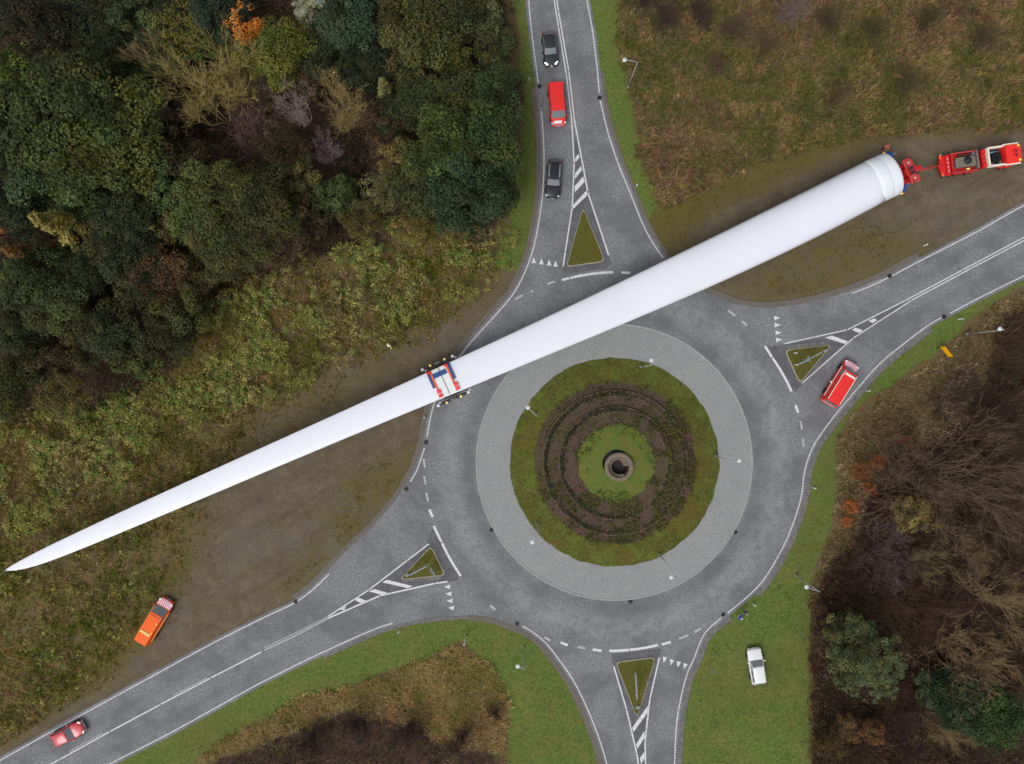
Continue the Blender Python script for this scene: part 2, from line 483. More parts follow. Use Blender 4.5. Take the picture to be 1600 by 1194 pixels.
# oil-darkened strips down the middle of the lanes on the straight arms
for p0, p1 in (((867,0),(893,176)), ((1600,372),(1431,466)), ((85,1193),(413,1016)), ((1003,1300),(996,1120))):
    a, b = W(*p0), W(*p1); d_ = (b - a).normalized(); off = a.x * d_.y - a.y * d_.x
    dd = t.math('SUBTRACT', t.math('SUBTRACT', t.math('MULTIPLY', sx.outputs[0], d_.y), t.math('MULTIPLY', sx.outputs[1], d_.x)), off)
    mid = a if True else b; along = t.math('ADD', t.math('MULTIPLY', t.math('SUBTRACT', sx.outputs[0], b.x), d_.x), t.math('MULTIPLY', t.math('SUBTRACT', sx.outputs[1], b.y), d_.y))
    lane = t.step(t.math('ABSOLUTE', t.math('SUBTRACT', t.math('ABSOLUTE', dd), 1.9)), 1.0, .1)
    lane = t.math('MULTIPLY', t.math('MULTIPLY', lane, t.step(along, 9.0, -2.0)), t.step(t.math('ABSOLUTE', dd), 4.2, 3.6))
    c = t.mix(t.math('MULTIPLY', t.math('MULTIPLY', lane, t.step(k, .25, .6)), .34), c, lin(90, 90, 94))
asphalt = t.fin(c, 0.85, 0.3)
t.bump(f, 0.4, 0.02)

t = NT('fresh_asphalt'); oc = t.obj()
f = t.step(t.noise(6.0, 3, 0.8, oc), .3, .7); h = t.noise(0.8, 5, 0.6, oc)
dark_asphalt = t.fin(t.mix(t.step(h, .35, .7), t.mix(f, lin(72, 72, 76), lin(102, 102, 106)), t.mix(f, lin(84, 84, 88), lin(116, 117, 120))), 0.85, 0.3)

mb = MB(); flat(mb, ROAD, 0.0)
road = mb.build('road', asphalt)
tag(road, 'grey asphalt roundabout with four arms and white markings', 'road', kind='structure')

def road_part(name, mb, mat): return mb.build(name, mat, road)

# darker, little-driven asphalt: gores, behind the blade, kerb channels
for pts in ([(898,220),(902,222),(918,299),(951,399),(956,412),(946,420),(882,428),(880,416),(889,355),(894,325),(897,260)],
            [(1430,465),(1381,496),(1347,518),(1300,555),(1252,602),(1243,613),(1236,608),(1199,543),(1216,540),(1226,538),(1290,527),(1330,513),(1360,499),(1406,476)],
            [(520,962),(552,934),(583,917),(612,897),(668,849),(672,832),(679,824),(718,900),(714,908),(700,910),(645,918),(575,940)],
            [(958,1038),(955,1022),(1034,1013),(1031,1028),(1016,1090),(1010,1120),(1007,1193),(1006,1260),(1000,1260),(998,1193),(978,1105)]):
    mb = MB(); flat(mb, pts, 0.003); road_part('asphalt_patch', mb, dark_asphalt)

# ------------------------------------------------------------------ paved margins beside the carriageway
t = NT('paving_blocks'); oc = t.obj()
br = t.new('ShaderNodeTexBrick'); br.inputs['Scale'].default_value = 3.2; t.l.new(oc, br.inputs['Vector'])
br.inputs['Color1'].default_value = lin(126, 119, 110); br.inputs['Color2'].default_value = lin(108, 103, 99); br.inputs['Mortar'].default_value = lin(84, 79, 74)
br.inputs['Mortar Size'].default_value = 0.03
n = t.noise(1.2, 5, .7, oc)
margin_m = t.fin(t.mix(t.math('MULTIPLY', t.step(n, .42, .75), .6), br.outputs[0], lin(96, 88, 74)), 0.9, 0.2)
t.bump(br.outputs['Fac'], 0.4, -0.02)
t = NT('concrete_margin'); oc = t.obj()
n = t.noise(1.6, 5, .7, oc)
margin_g = t.fin(t.mix(t.step(n, .35, .7), lin(96, 95, 96), lin(124, 121, 116)), 0.9, 0.2)

def section(s, p0, p1):
    a = np.array(s); i0 = int(np.argmin(((a - p0) ** 2).sum(1))); i1 = int(np.argmin(((a - p1) ** 2).sum(1)))
    return s[i0:i1 + 1]
def band(s, p0, p1, d0, d1, mat, name='paved_margin'):
    mb = MB(); q = section(s, p0, p1)
    ribbon(mb, q, d0, d1, 0.035)
    return road_part(name, mb, mat)
band(sN, (843,138), (716,560), 5, 12, margin_m); band(sN, (716,560), (462,941), 5, 12.5, margin_m)
band(sS, (500,1022), (730,957), 5, 10, margin_g); band(sS, (730,957), (948,1193), 5, 13, margin_m)
band(sE, (1054,1193), (1137,958), 5, 12, margin_g); band(sE, (1177,924), (1451,508), 5, 12, margin_g)
band(sR, (1436,408), (1094,456), 5, 14, margin_m); band(sR, (1060,428), (937,115), 5, 11, margin_m)

# ------------------------------------------------------------------ painted markings
t = NT('road_paint'); oc = t.obj()
n = t.noise(4.0, 5, .8, oc)
white_paint = t.fin(t.mix(t.step(n, .46, .72), lin(212, 212, 216), lin(146, 147, 150)), 0.7, 0.3)
t = NT('worn_road_paint'); oc = t.obj()
n = t.noise(9.0, 5, .75, oc)
worn_paint = t.fin(t.mix(t.step(n, .38, .66), lin(196, 196, 198), lin(122, 122, 127)), 0.75, 0.3)
ZM = 0.007
def mark(name, pts, half, mat=white_paint, dash=None):
    mb = MB(); ribbon(mb, pts, -half, half, ZM, dash); return road_part(name, mb, mat)
def quad_mark(name, pts, mat=white_paint):
    mb = MB(); flat(mb, pts, ZM); return road_part(name, mb, mat)

# profiled edge lines: short raised dashes in a row
for s, p0, p1 in ((sN, (664,-1400), (841,130)), (sN, (846,170), (716,562)), (sN, (684,612), (666,686)), (sN, (662,704), (640,755)),
                  (sN, (514,897), (-1450,1981)), (sS, (-1450,2071), (613,974)), (sS, (813,977), (1062,2300)),
                  (sE, (1137,2300), (1126,967)), (sE, (1137,958), (1472,497)), (sE, (1484,490), (2900,-210)),
                  (sR, (2900,-322), (1394,431)), (sR, (1386,434), (1330,458)), (sR, (1036,403), (938,156)), (sR, (937,148), (741,-1400))):
    mark('edge_line', section(s, p0, p1), 0.95, white_paint, (0.26, 0.07))

# lines between the lanes
dbl_n = spline([(702,-1400),(852,-120),(867,0),(870,15),(878,60),(885,100),(891,150),(895,185)])
mark('lane_line', [(q[0] - 2.2, q[1]) for q in dbl_n], 0.95, white_paint, (6.0, 0.12)); mark('lane_line', [(q[0] + 2.2, q[1]) for q in dbl_n], 0.95, white_paint, (7.5, 0.12))
mark('lane_line', spline([(893,185),(896,212),(897,240),(897,299),(894,325),(889,355),(880,416)]), 1.0, white_paint, (5.5, .1))
mark('lane_line', spline([(897,185),(902,222),(910,262),(918,299),(935,350),(951,399)]), 1.1, white_paint, (9.5, .1))
mark('lane_line', spline([(1226,537),(1258,533),(1290,527),(1326,514.5),(1356,500.5),(1400,477.5),(1445,453),(1500,424),(1600,371),(1750,291.5),(2900,-274)]), .8, white_paint, (8.0, .12))
mark('lane_line', spline([(1253,599),(1275,576),(1300,554),(1323,536),(1348,518),(1381,496.5),(1412,476.5),(1450,455),(1500,428.5),(1600,376),(1750,297),(2900,-266)]), .8, white_paint, (8.5, .12))
mark('lane_line', spline([(513,966),(571,939),(607,927),(644,917),(699,909)]), 1.2, white_paint, (7.0, .1))
mark('lane_line', spline([(513,963),(551,935),(583,918),(611,897),(640,873),(670,850)]), 1.0, white_paint, (6.0, .1))
mark('lane_line', spline([(513,966),(460,994),(413,1016)]), 1.0, worn_paint); mark('lane_line', spline([(513,963),(460,990),(413,1012)]), 0.6, worn_paint)
mark('lane_line', spline([(408,1019),(324,1062),(271,1090),(215,1120),(161,1149),(85,1191),(-100,1285),(-1450,2023)]), 0.95, white_paint, (7.0, .15))
mark('lane_line', spline([(324,1059),(290,1076),(271,1087)]), 0.6, worn_paint); mark('lane_line', spline([(160,1146),(130,1162),(108,1175)]), 0.6, worn_paint)
mark('lane_line', spline([(959,1041),(978,1105),(998,1193),(1010,1290),(1098,2300)]), 1.1, white_paint, (5.6, .1))
mark('lane_line', spline([(1030,1028),(1016,1090),(1010,1120),(1007,1193),(1010,1230)]), 1.1, white_paint, (5.2, .1))

# give-way triangles
for cx, cy, a in ((834,407,-90),(846,409,-90),(858,411,-90),(868,412.5,-90),(1214,497,0),(1214.5,508,0),(1216,520,0),(1217,531,0),(699,917,180),(701,928,180),(703,939,180),(705,950,180),(1038,1031,105),(1049,1035,105),(1060,1038,105),(1070,1041,105)):
    ca, sa = math.cos(R(a)), math.sin(R(a))
    quad_mark('give_way_triangle', [(cx + u * ca - w * sa, cy + u * sa + w * ca) for u, w in ((5.2, 0), (-4.2, 3.6), (-4.2, -3.6))])
# give-way arcs on the edge of the circle
def A(p): return math.degrees(math.atan2(p[1] - RC[1], p[0] - RC[0]))
def garc(p0, p1, mat=white_paint, half=1.9):
    r0 = math.hypot(p0[0] - RC[0], p0[1] - RC[1]); r1 = math.hypot(p1[0] - RC[0], p1[1] - RC[1]); a0, a1 = A(p0), A(p1); n = 12
    if abs(a1 - a0) > 180: a1 += 360 if a1 < a0 else -360
    pts = [(RC[0] + (r0 + (r1 - r0) * i / n) * math.cos(R(a0 + (a1 - a0) * i / n)), RC[1] + (r0 + (r1 - r0) * i / n) * math.sin(R(a0 + (a1 - a0) * i / n))) for i in range(n + 1)]
    mark('give_way_dash', pts, half, mat)
for p0, p1 in (((878,437.5),(889,435)),((890.5,434.6),(958,425.5)),((971,426),(985,426.5)),((1195,541),(1206,558)),((1207,559.5),(1237,612)),((1243,633),(1247,645)),((678,822),(690,847)),((690.7,848.5),(720,900)),((671,796),(676,808)),((952,1017),(983,1015.5)),((984.3,1015.4),(1028,1008)),((926,1015),(940,1016.8)),((1034,1007),(1048,1003)),((876,1004),(887,1008))):
    garc(p0, p1)
for p0, p1 in (((855,444),(867,440)),((829,456),(833,454.5)),((805,468),(817,461)),((1251,658),(1253,671)),((1254,685),(1256,698)),((1138,485),(1149,494)),((1159,502),(1167,509)),((666,770),(669,783)),((663,744),(665,757)),((662,717),(664,731)),((903,1011),(914,1013)),((1061,998),(1075,993)),((1085,988),(1095,982)),((851,996),(860,1001)),((766,946),(774,953))):
    garc(p0, p1, worn_paint, 1.6)
# hatching in the gores
for q in ([(898,272),(908,259),(909.5,266),(898,280)], [(898,291),(911,276),(913.5,284),(898,301)], [(899,247),(904,240),(905.5,246),(899,254)], [(895,321),(917,297),(921,302),(895,327)],
          [(1289,527.5),(1300,524.5),(1325,533.5),(1320,537.5)], [(1331,515.5),(1337,512),(1348,516),(1342,520.5)], [(1357,501.5),(1366,497.5),(1371,500.5),(1363,505)],
          [(597,910),(605,906),(645,916),(637,919)], [(576,924),(585,920.5),(605,926),(596,929.5)], [(553,937),(561,934),(572,939),(563,942)], [(531,953),(541,947),(538,953.5)],
          [(988,1137),(1012,1103),(1012,1113),(990,1144)], [(994,1163),(1007,1142),(1007,1153),(996,1170)], [(1000,1184),(1007,1175),(1007,1185),(1001.5,1194)]):
    quad_mark('hatch_bar', q)

# gully grates
grate_m = paint('cast_iron', lin(28, 28, 30), 0.6, 0.4)
def grate_mesh():
    mb = MB(); mb.box((0, 0, .004), (.5, .5, .016))
    for i in range(5): mb.box((0, -.18 + .09 * i, .018), (.4, .04, .014))
    return mb.mesh('gully_grate')
gme_ = grate_mesh()
for px, py in ((843,135),(937,153),(768,828),(985,939.5),(1149,831),(808,974.5),(1130,960),(462,940),(666,691),(1390,431),(1475,495),(635,764)):
    o = link('gully_grate', gme_, grate_m, road, (W(px, py).x, W(px, py).y, 0.006))
    o.rotation_euler = (0, 0, R((px * 7) % 90))

# ------------------------------------------------------------------ apron of setts round the island
cw = W(*RC)
R_AP, R_IS = 216 / PPM, 163 / PPM
t = NT('granite_setts'); oc = t.obj()
sx = t.new('ShaderNodeSeparateXYZ'); t.l.new(oc, sx.inputs[0])
rr = t.math('SQRT', t.math('ADD', t.math('MULTIPLY', sx.outputs[0], sx.outputs[0]), t.math('MULTIPLY', sx.outputs[1], sx.outputs[1])))
an = t.math('MULTIPLY', t.math('ARCTAN2', sx.outputs[1], sx.outputs[0]), 15.0)
cx = t.new('ShaderNodeCombineXYZ'); t.l.new(an, cx.inputs[0]); t.l.new(rr, cx.inputs[1])
br = t.new('ShaderNodeTexBrick'); br.inputs['Scale'].default_value = 4.0; t.l.new(cx.outputs[0], br.inputs['Vector'])
br.inputs['Color1'].default_value = lin(162, 166, 167); br.inputs['Color2'].default_value = lin(138, 142, 143); br.inputs['Mortar'].default_value = lin(116, 117, 116)
br.inputs['Mortar Size'].default_value = 0.035
n = t.noise(0.5, 5, .65, oc); n2 = t.noise(14, 3, .8, oc)
nm = t.noise(4.5, 4, .85, oc)
c = t.mix(t.math('MULTIPLY', t.step(n2, .5, .8), .5), br.outputs[0], lin(178, 180, 178))
c = t.mix(t.math('MULTIPLY', t.step(nm, .5, .68), .5), c, lin(124, 127, 127)); c = t.mix(t.math('MULTIPLY', t.step(nm, .5, .32), .4), c, lin(180, 183, 182))
c = t.mix(t.math('MULTIPLY', t.step(n, .42, .7), .45), c, lin(154, 155, 148))
setts = t.fin(c, 0.85, 0.3); t.bump(br.outputs['Fac'], .5, -0.03)
kerb_m = paint('kerb_stone', lin(158, 160, 160), 0.85, 0.25, dirt=0.25)

apron = empty('apron', (cw.x, cw.y, 0)); tag(apron, 'grey sett paved ring round the grassy island', 'pavement', kind='structure')
MB().lathe([(R_AP - .14, 0.055), (R_IS - .3, 0.11)][::-1] and [(R_IS - .3, .11), (R_AP - .14, .055)], 160).build('sett_paving', setts, apron)
_o = MB().lathe([(R_AP - .15, .0), (R_AP - .15, .075), (R_AP + .02, .07), (R_AP + .06, .0)], 160).build('kerb', kerb_m, apron)

# ------------------------------------------------------------------ central island: grass bank, soil terraces, lawn
def ring_mesh(r0, z0, r1, z1, n=140, m=3, amp=0.0, seed=0, ragged=0.0):
    vs = []; fs = []
    for i in range(m + 1):
        for k in range(n):
            w = 2 * math.pi * k / n; u = i / m
            r = r0 + (r1 - r0) * u; x, y = r * math.cos(w), r * math.sin(w)
            j = (float(vnoise(k * 1.0, i * 3.0, 2.0, seed)) - .5)
            if ragged and i == m: x, y = x * (1 + ragged * j), y * (1 + ragged * j)
            z = z0 + (z1 - z0) * u + amp * j
            vs.append((x, y, z))
    for i in range(m):
        for k in range(n):
            l = (k + 1) % n
            fs.append((i * n + k, (i + 1) * n + k, (i + 1) * n + l, i * n + l))
    return MB().raw(vs, fs, True)
t = NT('island_grass'); oc = t.obj()
n1 = t.noise(0.45, 5, .65, oc); n3 = t.noise(7.0, 4, .75, oc); n2 = t.noise(1.6, 4, .7, oc)
c = t.mix(t.step(n3, .3, .72), lin(60, 62, 24), lin(96, 96, 44))
c = t.mix(t.math('MULTIPLY', t.step(n1, .42, .62), .8), c, lin(88, 100, 40)); n6 = t.noise(3.0, 4, .85, oc)
c = t.mix(t.math('MULTIPLY', t.step(n6, .5, .64), .6), c, lin(112, 112, 56)); c = t.mix(t.math('MULTIPLY', t.step(n6, .5, .36), .6), c, lin(54, 54, 22))
c = t.mix(t.math('MULTIPLY', t.step(t.noise(.16, 3, .6, oc), .5, .6), .45), c, lin(100, 82, 36)); c = t.mix(t.math('MULTIPLY', t.step(n2, .55, .75), .7), c, lin(98, 84, 34))
island_grass = t.fin(c, .95, .2); t.bump(n3, .8, .1)
t = NT('lawn_top'); oc = t.obj()
n1 = t.noise(0.9, 4, .65, oc); n3 = t.noise(6.0, 4, .75, oc)
c = t.mix(t.step(n3, .3, .72), lin(90, 92, 36), lin(118, 114, 60)); c = t.mix(t.step(n1, .38, .56), c, lin(88, 104, 46))
lawn_top = t.fin(c, .95, .2); t.bump(n3, .8, .1)
t = NT('bark_soil'); oc = t.obj()
n1 = t.noise(1.1, 5, .7, oc); n3 = t.noise(10.0, 4, .75, oc)
c = t.mix(t.step(n3, .3, .72), lin(66, 52, 44), lin(104, 86, 74)); c = t.mix(t.math('MULTIPLY', t.step(n1, .46, .7), .6), c, lin(72, 66, 42)); c = t.mix(t.math('MULTIPLY', t.step(t.noise(.25, 3, .6, oc), .48, .62), .35), c, lin(80, 78, 46))
soil = t.fin(c, .95, .2); t.bump(n3, .8, .1)
island = empty('central_island', (cw.x, cw.y, 0)); tag(island, 'round terraced island of grass and bare soil rings', 'island', kind='structure')
ring_mesh(9.95, .62, R_IS, .13, 200, 8, .05, 1, .016).build('grass_bank', island_grass, island)
ring_mesh(8.95, .70, 10.02, .6, 140, 3, .04, 2, .03).build('soil_terrace', soil, island)
ring_mesh(8.25, 1.0, 8.98, .98, 140, 2, .04, 3).build('soil_terrace', soil, island)
ring_mesh(6.95, 1.06, 8.28, 1.0, 140, 3, .04, 4).build('soil_terrace', soil, island)
ring_mesh(6.3, 1.36, 6.98, 1.34, 140, 2, .04, 5).build('soil_terrace', soil, island)
ring_mesh(4.6, 1.45, 6.32, 1.36, 140, 3, .04, 6).build('soil_terrace', soil, island)
ring_mesh(1.7, 1.75, 4.75, 1.44, 140, 5, .05, 7, .05).build('lawn_mound', lawn_top, island)
edge_m = paint('terrace_edging', lin(104, 94, 74), .8, .2)
for r, z0, z1 in ((8.96, .66, 1.02), (8.3, .95, 1.06), (6.96, 1.02, 1.38), (6.34, 1.3, 1.41)):
    MB().lathe([(r + .05, z0), (r + .05, z1), (r - .04, z1), (r - .04, z0)], 140).build('edging', edge_m, island)

# concrete ring with a spiral well in the middle
t = NT('raw_concrete'); oc = t.obj()
n = t.noise(2.2, 5, .7, oc)
conc = t.fin(t.mix(t.step(n, .35, .7), lin(124, 112, 98), lin(104, 92, 80)), .9, .2)
well = empty('concrete_well', (cw.x + .3, cw.y - .4, 0)); tag(well, 'round concrete well with a spiral inside, centre of the roundabout', 'well')
MB().lathe([(1.76, 1.4), (1.76, 2.2), (1.7, 2.25), (1.36, 2.25), (1.3, 2.2), (1.28, 0.7)], 48).build('rim', conc, well)
mb = MB(); vs = []; fs = []; n = 40
for i in range(n + 1):
    w = -R(60) - i / n * R(300); zt = 2.05 - 1.1 * i / n; ri = 1.0 - .35 * i / n
    ro = 1.29
    for r, z in ((ro, zt), (ri, zt - .08), (ri, zt - .5)): vs.append((r * math.cos(w), r * math.sin(w), z))
for i in range(n):
    for k in (0, 1): fs.append((i * 3 + k, (i + 1) * 3 + k, (i + 1) * 3 + k + 1, i * 3 + k + 1))
mb.raw(vs, fs); mb.build('spiral_ramp', conc, well)
MB().lathe([(1.3, .75), (.02, .7)], 32).build('pit_floor', paint('dark_pit', lin(36, 28, 26), .8), well)  # floor colour darker than the concrete of the rim

# ------------------------------------------------------------------ splitter islands
t = NT('island_turf'); oc = t.obj()
n1 = t.noise(0.8, 4, .65, oc); n3 = t.noise(7.0, 4, .75, oc)
c = t.mix(t.step(n3, .3, .72), lin(72, 72, 26), lin(102, 102, 46)); c = t.mix(t.math('MULTIPLY', t.step(n1, .46, .66), .6), c, lin(92, 82, 40))
turf = t.fin(c, .95, .2); t.bump(n3, .8, .1)
pale_kerb = paint('pale_kerb', lin(164, 156, 138), .85, .25, dirt=.3)
def rounded(poly, rad):
    out = []; n = len(poly)
    for i in range(n):
        a, b, c = [np.array(poly[(i + k) % n], float) for k in (-1, 0, 1)]
        u = (a - b) / np.linalg.norm(a - b); v = (c - b) / np.linalg.norm(c - b)
        d = min(rad, .45 * np.linalg.norm(a - b), .45 * np.linalg.norm(c - b))
        for k in range(6):
            s = k / 5; out.append(tuple((1 - s) ** 2 * (b + u * d) + 2 * s * (1 - s) * b + s * s * (b + v * d)))
    return out
def splitter(poly, rad, label, strip=None):
    cen = np.mean(poly, 0)
    root = empty('splitter_island', W(*cen)); tag(root, label, 'traffic island', 'traffic islands in the road arms')
    ring = rounded(poly, rad); c = W(*cen)
    inn = [tuple(np.array(p) + (cen - np.array(p)) / np.linalg.norm(cen - np.array(p)) * 2.0) for p in ring]
    n = len(ring); vs = []
    for p, z in [(q, 0.0) for q in ring] + [(q, .11) for q in ring] + [(q, .12) for q in inn] + [(q, .04) for q in inn]:
        w = W(*p); vs.append((w.x - c.x, w.y - c.y, z))
    fs = []
    for l in range(3):
        for i in range(n):
            j = (i + 1) % n; f = (l * n + i, l * n + j, (l + 1) * n + j, (l + 1) * n + i); fs.append(f)
    MB().raw(vs, fs).build('kerb', pale_kerb, root)
    mb = MB(); flat(mb, inn, .09); mb.v = [(x - c.x, y - c.y, z) for x, y, z in mb.v]; mb.build('turf', turf, root)
    if strip:
        mb = MB(); flat(mb, strip, .05); mb.v = [(x - c.x, y - c.y, z) for x, y, z in mb.v]; mb.build('paved_strip', margin_g, root)
    return root
splitter([(911,324),(946,409),(884,418)], 9, 'grassy triangular traffic island below the parked dark estate car')
splitter([(1225,547),(1300,538),(1249,600)], 9, 'grassy triangular traffic island beside the red chevron van', [(1228,540),(1287,534),(1294,538),(1228,546.5)])
splitter([(674,852),(697,899),(624,906)], 9, 'grassy triangular traffic island on the arm where the red car drives', [(632,909),(688,905),(689,900),(631,905)])
splitter([(961,1034),(1025,1026),(995,1122)], 9, 'grassy triangular traffic island nearest the white parked car')
# ------------------------------------------------------------------ vegetation
rng = np.random.default_rng(11)

def leaf_mat(name, rough=0.75, use_obj=True):
    t = NT(name)
    at = t.new('ShaderNodeAttribute', attribute_name='tint')
    c = at.outputs['Color']
    if use_obj:
        oi = t.new('ShaderNodeObjectInfo')
        c = t.mix(1.0, c, oi.outputs['Color'], 'MULTIPLY')
    t.fin(c, rough, 0.2)
    tr = t.new('ShaderNodeBsdfTranslucent'); t.l.new(c, tr.inputs[0])
    mx = t.new('ShaderNodeMixShader'); mx.inputs[0].default_value = 0.22
    out = t.n['Material Output']
    t.l.new(t.b.outputs[0], mx.inputs[1]); t.l.new(tr.outputs[0], mx.inputs[2]); t.l.new(mx.outputs[0], out.inputs[0])
    return t.m
leaf_m = leaf_mat('foliage'); tuft_m = leaf_mat('tuft_blades', use_obj=False)
t = NT('bark'); oi = t.new('ShaderNodeObjectInfo'); n = t.noise(2.5, 4, .7, t.obj())
bark_m = t.fin(t.mix(t.math('MULTIPLY', t.step(n, .4, .7), .6), oi.outputs['Color'], t.mix(1.0, oi.outputs['Color'], (.55, .6, .5, 1), 'MULTIPLY')), .9, .15)

def unit(v): return v / (np.linalg.norm(v, axis=-1, keepdims=True) + 1e-9)

def quads_from(cen, nrm, size, asp, rg, tint):
    """leaf-sized quads: centre, facing, half-size"""
    n = len(cen)
    r = unit(rg.normal(size=(n, 3)))
    a = unit(np.cross(nrm, r)); b = np.cross(nrm, a)
    s = size[:, None]
    co = np.stack([cen + a * s * asp, cen + b * s * .55, cen - a * s * asp, cen - b * s * .55], 1).reshape(-1, 3)
    f = np.arange(4 * n).reshape(n, 4)
    col4 = np.repeat(np.concatenate([tint, np.ones((n, 1))], 1), 4, 0)
    return co, f, col4

def crown_mesh(name, seed, n_clump=70, per=130, rad=4.0, zc=7.5, hz=3.6, clump=(.8, 1.5), leaf=(.11, .24), cone=False, droop=0.0):
    """crown of many leaf-sized faces gathered in uneven clumps"""
    rg = np.random.default_rng(seed)
    d = unit(rg.normal(size=(n_clump, 3))); d[:, 2] = d[:, 2] * .9 + .1
    rr = rad * rg.uniform(.35, 1.0, n_clump) ** .6
    lob = 1 + .22 * np.sin(np.arctan2(d[:, 1], d[:, 0]) * rg.integers(2, 5) + rg.uniform(0, 6)) + rg.normal(0, .1, n_clump)
    cc = d * (rr * lob)[:, None]; cc[:, 2] *= hz / rad
    cr = rg.uniform(*clump, n_clump)
    if cone:
        u = rg.uniform(0, 1, n_clump) ** .8; a = rg.uniform(0, 2 * math.pi, n_clump) ; q = rad * (1 - u) * rg.uniform(.55, 1.08, n_clump) + .12
        cc = np.stack([q * np.cos(a), q * np.sin(a), (u - .5) * 2 * hz - droop * q], 1); cr = rg.uniform(*clump, n_clump) * (1.1 - .6 * u)
    shade = rg.normal(1, .26, n_clump).clip(.5, 1.8); hue = rg.normal(0, .1, n_clump)
    P = []; N = []; T = []
    for i in range(n_clump):
        m = max(12, int(per * (cr[i] / np.mean(clump)) ** 2))
        dd = unit(rg.normal(size=(m, 3))); dd[:, 2] = np.abs(dd[:, 2]) * np.where(rg.random(m) < .8, 1, -.5)
        rad_l = cr[i] * rg.uniform(.45, 1.05, m) ** .5
        p = cc[i] + dd * rad_l[:, None] * np.array([1, 1, .75])
        nn = unit(dd + np.array([0, 0, .55]) + rg.normal(0, .55, (m, 3)))
        sh = np.clip(shade[i] * rg.normal(1, .2, m), .45, 1.75)
        P.append(p); N.append(nn)
        T.append(np.stack([sh * (1 + hue[i]), sh, sh * (1 - hue[i] * .6)], 1))
    P = np.concatenate(P); P[:, 2] += zc
    co, f, c4 = quads_from(P, np.concatenate(N), rg.uniform(*leaf, len(P)), .9, rg, np.concatenate(T))
    me = big_mesh(name, co, f, 4, c4); me.materials.append(leaf_m)
    return me

def tubes_mesh(name, segs, mat, sides=4):
    """many straight tapered tubes: segs = (p0, p1, r0, r1)"""
    p0 = np.array([s[0] for s in segs]); p1 = np.array([s[1] for s in segs]); r0 = np.array([s[2] for s in segs]); r1 = np.array([s[3] for s in segs])
    d = unit(p1 - p0); ref = np.where(np.abs(d[:, 2:3]) < .9, np.array([[0, 0, 1.]]), np.array([[1., 0, 0]]))
    a = unit(np.cross(d, ref)); b = np.cross(d, a); n = len(segs); V = []
    for p, r in ((p0, r0), (p1, r1)):
        for k in range(sides):
            w = 2 * math.pi * k / sides
            V.append(p + (a * math.cos(w) + b * math.sin(w)) * r[:, None])
    co = np.stack(V, 1).reshape(-1, 3); base = np.arange(n)[:, None] * 2 * sides; F = []
    for k in range(sides):
        l = (k + 1) % sides
        F.append(np.concatenate([base + k, base + l, base + sides + l, base + sides + k], 1))
    me = big_mesh(name, co, np.concatenate(F), 4); me.materials.append(mat)
    return me

def limbs_mesh(name, seed, h=7.0, spread=2.6, r=.2, n=9):
    rg = random.Random(seed); segs = []; p = Vector((0, 0, -.3)); rad = r
    for i in range(5):
        q = p + Vector((rg.uniform(-.15, .15), rg.uniform(-.15, .15), h / 5)); segs.append((tuple(p), tuple(q), rad, rad * .85)); p = q; rad *= .85
        if i >= 1:
            for k in range(n // 4 + 1):
                a = rg.uniform(0, 6.28); e = p + Vector((math.cos(a) * spread * rg.uniform(.5, 1), math.sin(a) * spread * rg.uniform(.5, 1), rg.uniform(.8, 2.2)))
                m = p.lerp(e, .5) + Vector((0, 0, .3)); segs += [(tuple(p), tuple(m), rad * .5, rad * .35), (tuple(m), tuple(e), rad * .35, rad * .1)]
    return tubes_mesh(name, segs, bark_m, 5)

def bare_mesh(name, seed, h=9.0, *a_, **k_):
    return _bare(name, seed, h, *a_, **k_)
def _bare(name, seed, h=9.0, spread=1.0, levels=5, kids=(3, 5), trunk=.16, up=.55, tw=.017, multi=3, side=1, tilt=(.2, .35)):
    """leafless tree: limbs that fork again and again into twigs; returns limbs and twigs"""
    rg = random.Random(seed); big = []; fine = []
    def grow(p, d, L, r, lv):
        n = 3 if lv > 1 else 2
        L *= rg.uniform(.85, 1.15)
        for i in range(n):
            d = (d + Vector((rg.gauss(0, .09), rg.gauss(0, .09), rg.gauss(.03, .06)))).normalized()
            q = p + d * (L / n); r2 = max(tw * .6, r * (.84 if lv > 1 else .7))
            (big if lv >= 3 else fine).append((tuple(p), tuple(q), r, r2)); p = q; r = r2
            if lv > 0 and (i > 0 or lv < levels):
                for _ in range(rg.randint(*kids) if i == n - 1 else rg.randint(0, side)):
                    a = rg.uniform(0, 6.28); perp = d.cross(Vector((math.cos(a), math.sin(a), .3))).normalized()
                    nd = (d * rg.uniform(.55, 1.0) + perp * rg.uniform(.45, .95) * spread + Vector((0, 0, up * .35))).normalized()
                    grow(p, nd, L * rg.uniform(.52, .78), max(tw, r * rg.uniform(.45, .68)), lv - 1)
    for k in range(multi):
        a = 6.28 * k / multi + rg.uniform(-.5, .5); o = .12 if multi > 1 else 0
        grow(Vector((math.cos(a) * o, math.sin(a) * o, -.2)), Vector((math.cos(a) * (q_ := rg.uniform(*tilt)), math.sin(a) * q_, 1)).normalized(), h * .38, trunk, levels)
    return tubes_mesh(name + '_limbs', big, bark_m, 4), tubes_mesh(name + '_twigs', fine, bark_m, 3)

